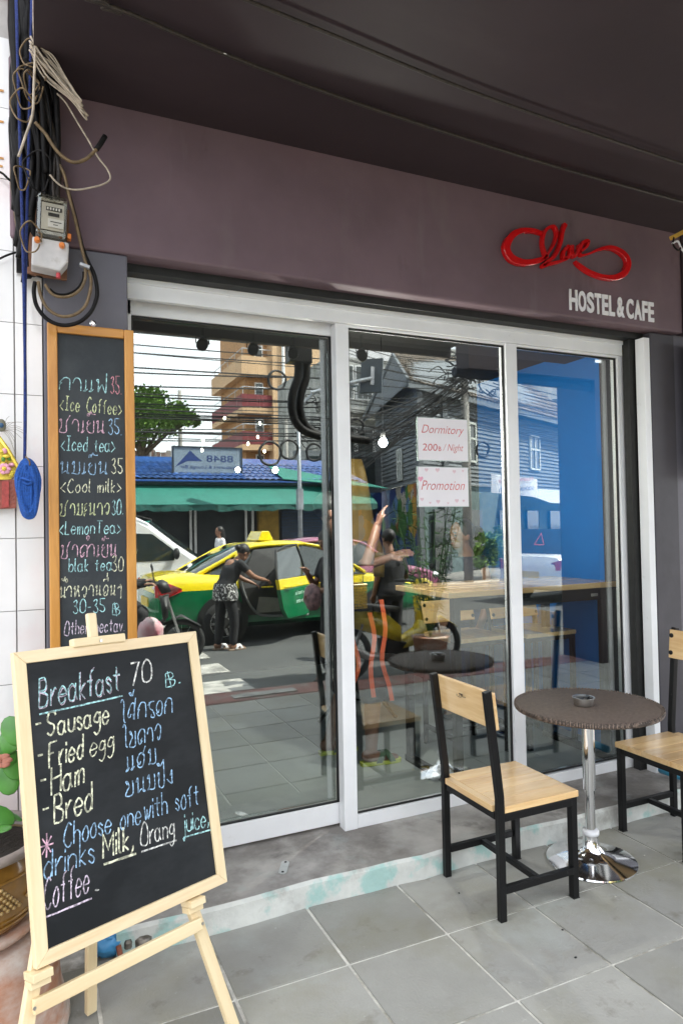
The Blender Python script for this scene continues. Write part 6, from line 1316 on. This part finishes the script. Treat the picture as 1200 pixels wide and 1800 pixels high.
# ---------------------------------------------------------------- people
m_skin = mat('warm_skin', (.28, .14, .085), .5, var=.08); m_skin2 = mat('tan_skin', (.20, .10, .065), .5, var=.08); m_hair = mat('black_hair', (.012, .010, .009), .45, var=.3, scale=60, bump=.4, bscale=150)
m_blackcloth = mat('black_cotton', (.018, .018, .020), .85, var=.3, scale=8, bump=.4, bscale=18); m_greycloth = mat('charcoal_cloth', (.035, .036, .04), .85, bump=.4, bscale=18)
m_eye = mat('eye_dark', (.02, .012, .01), .2); m_lip = mat('lips', (.30, .10, .08), .5); m_sole = mat('sandal_sole', (.50, .55, .08), .6); m_strap = mat('sandal_strap', (.05, .10, .05), .6)
def remesh(o, vox, it=6):
    r_ = o.modifiers.new('remesh', 'REMESH'); r_.mode = 'VOXEL'; r_.voxel_size = vox; r_.use_smooth_shade = True
    s = o.modifiers.new('smooth', 'SMOOTH'); s.iterations = it; s.factor = .5
    return o
def limb(mb, pts, rs, n=12):
    for p, r in zip(pts, rs): mb.ell(p, (r, r, r), 12, 8)
    q = smoothpath(pts, 3); k = len(q); rr_ = []
    for i in range(k): t = i / (k - 1) * (len(rs) - 1); a = min(int(t), len(rs) - 2); rr_.append(rs[a] + (rs[a + 1] - rs[a]) * (t - a))
    mb.tube(q, rr_, n)
def hand(mb, w, d, up, s=1, curl=.5):
    w = V(w); d = V(d).normalized(); up = V(up).normalized(); side = d.cross(up).normalized(); up = side.cross(d)
    mb.obox(w + d * .045 * s, d * .045 * s, side * .036 * s, up * .012 * s)
    for i, L in enumerate((.062, .072, .068, .052)):
        b = w + d * .085 * s + side * (.030 - .020 * i) * s; a1 = curl * .6; m1 = b + (d * math.cos(a1) - up * math.sin(a1)) * L * .5 * s; a2 = curl * 1.7; e1 = m1 + (d * math.cos(a2) - up * math.sin(a2)) * L * .5 * s
        mb.tube([b, m1, e1], [.0085 * s, .008 * s, .0068 * s], 8)
    b = w + d * .02 * s + side * .034 * s; m1 = b + (d * .7 + side * .7) * .03 * s; mb.tube([b, m1, m1 + (d * .9 - up * .3) * .03 * s], [.011 * s, .010 * s, .008 * s], 8)
def person(label, loc, rz, J, shirt, trousers, skin=m_skin, hair='short', shoe=None, sleeve=.5, tro_len=1.0, bodyv=.009, look=(1, 0, 0), s=1, group=None, wide=1):
    t = thing('person', label, 'person', loc, rz, group)
    g = lambda k: V(J[k])
    b = MB()
    hd, nk, ch, pv = g('head'), g('neck'), g('chest'), g('pelvis')
    lk = V(look).normalized(); rot = lk.to_track_quat('X', 'Z').to_matrix()
    # head
    b.ell(hd + V((0, 0, .025)), (.092, .074, .098), 24, 16, rot); b.ell(hd + rot @ V((.018, 0, -.055)), (.066, .054, .062), 18, 12, rot); b.ell(hd + rot @ V((.088, 0, -.015)), (.018, .013, .026), 10, 8, rot)
    b.ell(hd + rot @ V((.062, 0, .028)), (.032, .058, .016), 12, 8, rot); b.ell(hd + rot @ V((.072, 0, -.062)), (.018, .026, .014), 10, 8, rot)
    for q in (-1, 1): b.ell(hd + rot @ V((-.008, q * .077, -.01)), (.017, .009, .03), 10, 8, rot)
    limb(b, [hd + V((0, 0, -.06)), nk], [.052, .058])
    for sd_ in ('L', 'R'):
        S_, E_, W_ = g('sh' + sd_), g('el' + sd_), g('wr' + sd_); limb(b, [S_, E_, W_], [.048, .038, .027]); dd = (W_ - E_).normalized(); hand(b, W_, dd, V(J.get('up' + sd_, (0, 0, 1))), 1, J.get('curl', .6))
        H_, K_, A_ = g('hip' + sd_), g('kn' + sd_), g('an' + sd_); limb(b, [H_, K_, K_.lerp(A_, .35), A_], [.075, .052, .053, .036]); f = V(J.get('toe' + sd_, (1, 0, 0))).normalized(); limb(b, [A_ + V((0, 0, -.03)) - f * .03, A_ + f * .09 + V((0, 0, -.052)), A_ + f * .16 + V((0, 0, -.062))], [.036, .033, .022])
    b.ell(ch, (.10, .15, .16), 18, 12); b.ell(pv, (.11, .15, .12), 18, 12); limb(b, [pv, ch, nk], [.11, .10, .06])
    remesh(b.build('body', skin, t), bodyv)
    for q in (-1, 1): MB().ell(hd + rot @ V((.082, q * .031, .008)), (.007, .013, .006), 10, 6, rot).build('eye', m_eye, t); MB().ell(hd + rot @ V((.086, q * .031, .030)), (.006, .018, .004), 10, 6, rot).build('eyebrow', m_hair, t)
    MB().ell(hd + rot @ V((.086, 0, -.052)), (.006, .022, .006), 10, 6, rot).build('mouth', m_lip, t)
    # shirt
    k = MB(); dx = (g('shL') - g('shR')); sd2 = dx.normalized()
    rings = []
    up_ = (ch - pv).normalized(); fw = sd2.cross(up_).normalized()
    for f, a_, c_ in ((-.25, .175, .13), (0, .165, .125), (.35, .155, .112), (.7, .17, .12), (1.0, .185, .125), (1.25, .175, .11), (1.45, .11, .08)):
        c0 = pv.lerp(ch, f) if f <= 1 else ch.lerp(nk, (f - 1) / .5); rings.append([c0 + sd2 * a_ * wide * math.cos(2 * PI * i / 20) + fw * c_ * wide * math.sin(2 * PI * i / 20) for i in range(20)])
    k.loft(rings)
    for sd_ in ('L', 'R'):
        S_, E_ = g('sh' + sd_), g('el' + sd_); k.ell(S_, (.062, .062, .062), 12, 8)
        if sleeve > 0:
            e = S_.lerp(E_, min(sleeve, 1)) if sleeve <= 1 else E_; limb(k, [S_, e], [.062, .056 if sleeve < 1 else .046])
            if sleeve > 1: limb(k, [E_, g('wr' + sd_)], [.046, .036])
    remesh(k.build('shirt', shirt, t), .012, 3)
    if trousers:
        k = MB(); k.ell(pv + V((0, 0, -.02)), (.135 * wide, .172 * wide, .13), 18, 12)
        for sd_ in ('L', 'R'):
            H_, K_, A_ = g('hip' + sd_), g('kn' + sd_), g('an' + sd_)
            if tro_len >= 1: limb(k, [H_, K_, A_ + V((0, 0, .03))], [.098, .072, .056])
            else: limb(k, [H_, H_.lerp(K_, tro_len * 1.12)], [.105, .098])
        remesh(k.build('trousers' if tro_len >= 1 else 'shorts', trousers, t), .013, 3)
    if hair == 'short': k = MB().ell(hd + rot @ V((-.018, 0, .042)), (.098, .085, .092), 20, 14, rot); k.v = [tuple(V(v) + V((random.uniform(-.004, .004),) * 3)) for v in k.v]; k.build('hair', m_hair, t, smooth=True)
    if hair in ('bun', 'pony', 'long'):
        MB().ell(hd + rot @ V((-.022, 0, .038)), (.098, .086, .096), 22, 14, rot).build('hair', m_hair, t, smooth=True)
        if hair == 'pony': k = MB(); limb(k, [hd + rot @ V((-.11, 0, .045)), hd + rot @ V((-.175, 0, .02)), hd + rot @ V((-.19, .01, -.08)), hd + rot @ V((-.17, 0, -.16))], [.03, .045, .036, .012]); remesh(k.build('ponytail', m_hair, t), .008, 2)
        if hair == 'bun': MB().ell(hd + rot @ V((-.12, 0, .03)), (.045, .045, .045), 14, 10).build('hair_bun', m_hair, t, smooth=True)
        if hair == 'long': k = MB(); limb(k, [hd + rot @ V((-.05, 0, .03)), hd + rot @ V((-.085, 0, -.12)), hd + rot @ V((-.09, 0, -.26))], [.08, .075, .04]); remesh(k.build('long_hair', m_hair, t), .012, 2)
    if hair == 'helmet':
        MB().ell(hd + rot @ V((-.01, 0, .035)), (.14, .125, .135), 24, 16, rot).build('helmet', mat('navy_helmet', (.02, .03, .06), .2, coat=1), t, smooth=True); MB().ell(hd + rot @ V((.075, 0, .02)), (.07, .10, .06), 18, 12, rot).build('visor', m_carglass, t, smooth=True)
    if shoe:
        for sd_ in ('L', 'R'):
            A_ = g('an' + sd_); f = V(J.get('toe' + sd_, (1, 0, 0))).normalized(); r2 = f.to_track_quat('X', 'Z').to_matrix(); sl_ = V((-f.y, f.x, 0)); z0 = A_.z - .088
            out = [(-.075, .0), (-.07, .028), (-.02, .034), (.06, .036), (.12, .046), (.17, .042), (.195, .02), (.198, -.005), (.18, -.032), (.12, -.042), (.06, -.036), (-.02, -.034), (-.07, -.028)]
            c0 = V((A_.x, A_.y, z0)); kk = MB().prism([c0 + f * a + sl_ * b_ for a, b_ in out], (0, 0, .024)).build('sandal_sole', shoe[0], t, bevel=.005)
            for a0, a1 in ((.035, .125), (.125, .035)):
                pp_ = smoothpath([c0 + f * a0 - sl_ * .044 + V((0, 0, .018)), c0 + f * (a0 * .7 + a1 * .3) - sl_ * .035 + V((0, 0, .062)), c0 + f * (a0 + a1) / 2 + V((0, 0, .078)), c0 + f * (a0 * .3 + a1 * .7) + sl_ * .035 + V((0, 0, .062)), c0 + f * a1 + sl_ * .044 + V((0, 0, .018))], 4)
                k2 = MB(); k2.loft([[p - f * .019, p + f * .019, p + f * .019 + V((0, 0, .005)), p - f * .019 + V((0, 0, .005))] for p in pp_]); k2.build('sandal_strap', shoe[1], t, smooth=False)
    return t
def std(**k):
    J = dict(head=(.02, 0, 1.50), neck=(0, 0, 1.36), chest=(0, 0, 1.18), pelvis=(0, 0, .88), shL=(0, .17, 1.30), shR=(0, -.17, 1.30), elL=(-.02, .21, 1.04), elR=(-.02, -.21, 1.04), wrL=(.05, .22, .82), wrR=(.05, -.22, .82),
             hipL=(0, .085, .84), hipR=(0, -.085, .84), knL=(.02, .09, .46), knR=(.02, -.09, .46), anL=(0, .09, .088), anR=(0, -.09, .088)); J.update(k); return J
J1 = std(head=(.30, .02, 1.34), neck=(.22, 0, 1.24), chest=(.12, 0, 1.10), pelvis=(0, 0, .86), shL=(.17, .17, 1.20), shR=(.17, -.17, 1.20), elL=(.34, .22, 1.02), elR=(.32, -.18, 1.0), wrL=(.56, .16, .95), wrR=(.50, -.10, .90), knL=(.10, .09, .46), knR=(-.02, -.09, .46), anL=(.08, .09, .088), anR=(-.06, -.09, .088))
w1_ = person('woman in black T-shirt and black trousers bending to the open taxi door', (2.47, -3.12, -.12), R(-12), J1, m_blackcloth, m_blackcloth, m_skin, 'bun', (mat('brown_sandal', (.30, .22, .16), .6), m_white), .45, look=(.8, -.1, -.45))
m_pat = mat('black_white_pattern', (.6, .6, .58), .8, var=0, scale=38, col2=(.015, .015, .015), lo=.52, hi=.56)
k = MB(); k.loft([[(.02 + a_ * .165 * math.cos(2 * PI * i / 20), a_ * .2 * math.sin(2 * PI * i / 20), z) for i in range(20)] for z, a_ in ((.70, 1.02), (.78, 1.05), (.88, .96), (.93, .90))], cap=False); k.build('patterned_hem', m_pat, w1_, smooth=True)
J2 = std(head=(.06, 0, 1.53), elL=(.10, .20, 1.06), elR=(.10, -.20, 1.06), wrL=(.26, .10, 1.20), wrR=(.26, -.08, 1.00))
w2_ = person('man in black shirt holding a bag near the right edge of the sliding door', (3.02, -.62, -.12), R(172), J2, m_blackcloth, m_blackcloth, m_skin, 'short', (m_trimb, m_trimb), .55, look=(.9, 0, -.35))
k = MB().ell((0, 0, 0), (.09, .15, .14), 16, 12); k.v = [(a + random.uniform(-.008, .008), b + random.uniform(-.008, .008), c_ + random.uniform(-.01, .01)) for a, b, c_ in k.v]
hb = k.build('handbag', mat('floral_bag', (.34, .20, .20), .7, var=.3, scale=22, col2=(.05, .03, .04)), smooth=True); hb.location = (2.76, -.56, .82); tag(hb, 'dark bag with pinkish pattern held by the man by the kerb', 'bag')
J3 = std(head=(.04, 0, 1.52), wrL=(.16, .20, .86), elL=(0, .24, 1.06))
person('person in loose black clothes seen from behind, standing by the yellow basket', (4.15, -1.5, -.12), R(-95), J3, m_greycloth, m_blackcloth, m_skin, 'short', (m_trimb, m_trimb), .8, wide=1.15)
J4 = std(head=(.10, 0, 1.42), neck=(.05, 0, 1.28), chest=(.0, 0, 1.12), pelvis=(-.10, 0, .86), shL=(.03, .17, 1.22), shR=(.03, -.17, 1.22), elL=(.16, .25, 1.02), elR=(.16, -.25, 1.02), wrL=(.32, .30, 1.04), wrR=(.32, -.30, 1.04), hipL=(-.06, .10, .84), hipR=(-.06, -.10, .84), knL=(.30, .15, .66), knR=(.30, -.15, .66), anL=(.14, .16, .30), anR=(.14, -.16, .30))
person('motorbike rider with dark helmet and black jacket at the far left of the sliding door', (.98, -2.52, -.12), R(8), J4, m_blackcloth, m_blackcloth, m_skin, 'helmet', None, 1.5)
J5 = std(head=(.05, 0, 1.38), neck=(.0, 0, 1.24), chest=(0, 0, 1.08), pelvis=(0, 0, .80), shL=(0, .16, 1.18), shR=(0, -.16, 1.18), elL=(-.03, .20, .93), elR=(-.03, -.20, .93), wrL=(.06, .20, .72), wrR=(.06, -.20, .72), hipL=(0, .085, .76), hipR=(0, -.085, .76), knL=(.02, .09, .42), knR=(.02, -.09, .42))
person('woman with a ponytail and dark sleeveless top standing behind the bar table', (3.05, 4.38, .1), R(186), J5, mat('navy_vest', (.014, .018, .045), .8), mat('dark_jeans', (.02, .03, .08), .8), m_skin, 'pony', (m_trimb, m_trimb), 0, look=(1, 0, -.03), wide=1.08)
J6 = std(head=(-.13, 0, 1.56), neck=(-.06, 0, 1.37), shL=(.02, .17, 1.32), shR=(.02, -.17, 1.32), elR=(-.02, -.30, 1.24), wrR=(.09, -.22, 1.47), elL=(.14, .26, 1.20), wrL=(.34, .16, 1.26), anL=(-.12, .17, .088), anR=(.06, -.12, .088), knL=(-.02, .14, .46), knR=(.08, -.11, .46), upR=(-1, 0, .3), upL=(-1, 0, .3), curl=.25)
w6 = person('man in black shorts with orange side stripes and green sandals, arms raised behind the mullion', (1.86, 3.92, .1), R(-6), J6, m_blackcloth, m_blackcloth, m_skin2, 'short', (m_sole, m_strap), .6, tro_len=1 * .9, look=(.9, -.3, 0), bodyv=.007)
m_orst = mat('orange_piping', (.72, .12, .04), .6)
for p_ in ([(.11, -.205, 1.02), (.13, -.215, .84), (.10, -.225, .66), (.15, -.205, .50), (.17, -.2, .40)], [(-.12, -.20, 1.0), (-.09, -.215, .82), (-.05, -.225, .64), (-.10, -.20, .48)], [(.02, -.24, .95), (.05, -.235, .8), (.02, -.24, .62), (.04, -.23, .44)]):
    q = smoothpath(p_, 4); k = MB(); k.loft([[p - V((.014, 0, 0)), p + V((.014, 0, 0)), p + V((.014, -.003, 0)), p - V((.014, .003, 0))] for p in q]); k.build('orange_stripe', m_orst, w6)
person('woman in a white top walking past behind the taxi roof', (4.1, -9.6, 0), R(175), std(), m_white, m_greycloth, m_skin, 'long', (m_trimb, m_trimb), .5, bodyv=.015)
rb_ = MB().ell((0, 0, .12), (.13, .10, .15), 16, 12); rb_.v = [(a + random.uniform(-.01, .01), b + random.uniform(-.01, .01), c_ + random.uniform(-.012, .012)) for a, b, c_ in rb_.v]
o = rb_.build('shopping_bag', mat('pink_plastic_bag', (.60, .14, .20), .5, var=.3, scale=6, col2=(.6, .5, .5)), smooth=True); o.location = (1.13, -.98, .40); tag(o, 'pink and white plastic bag by the kerb, far left of the sliding door', 'shopping bag')
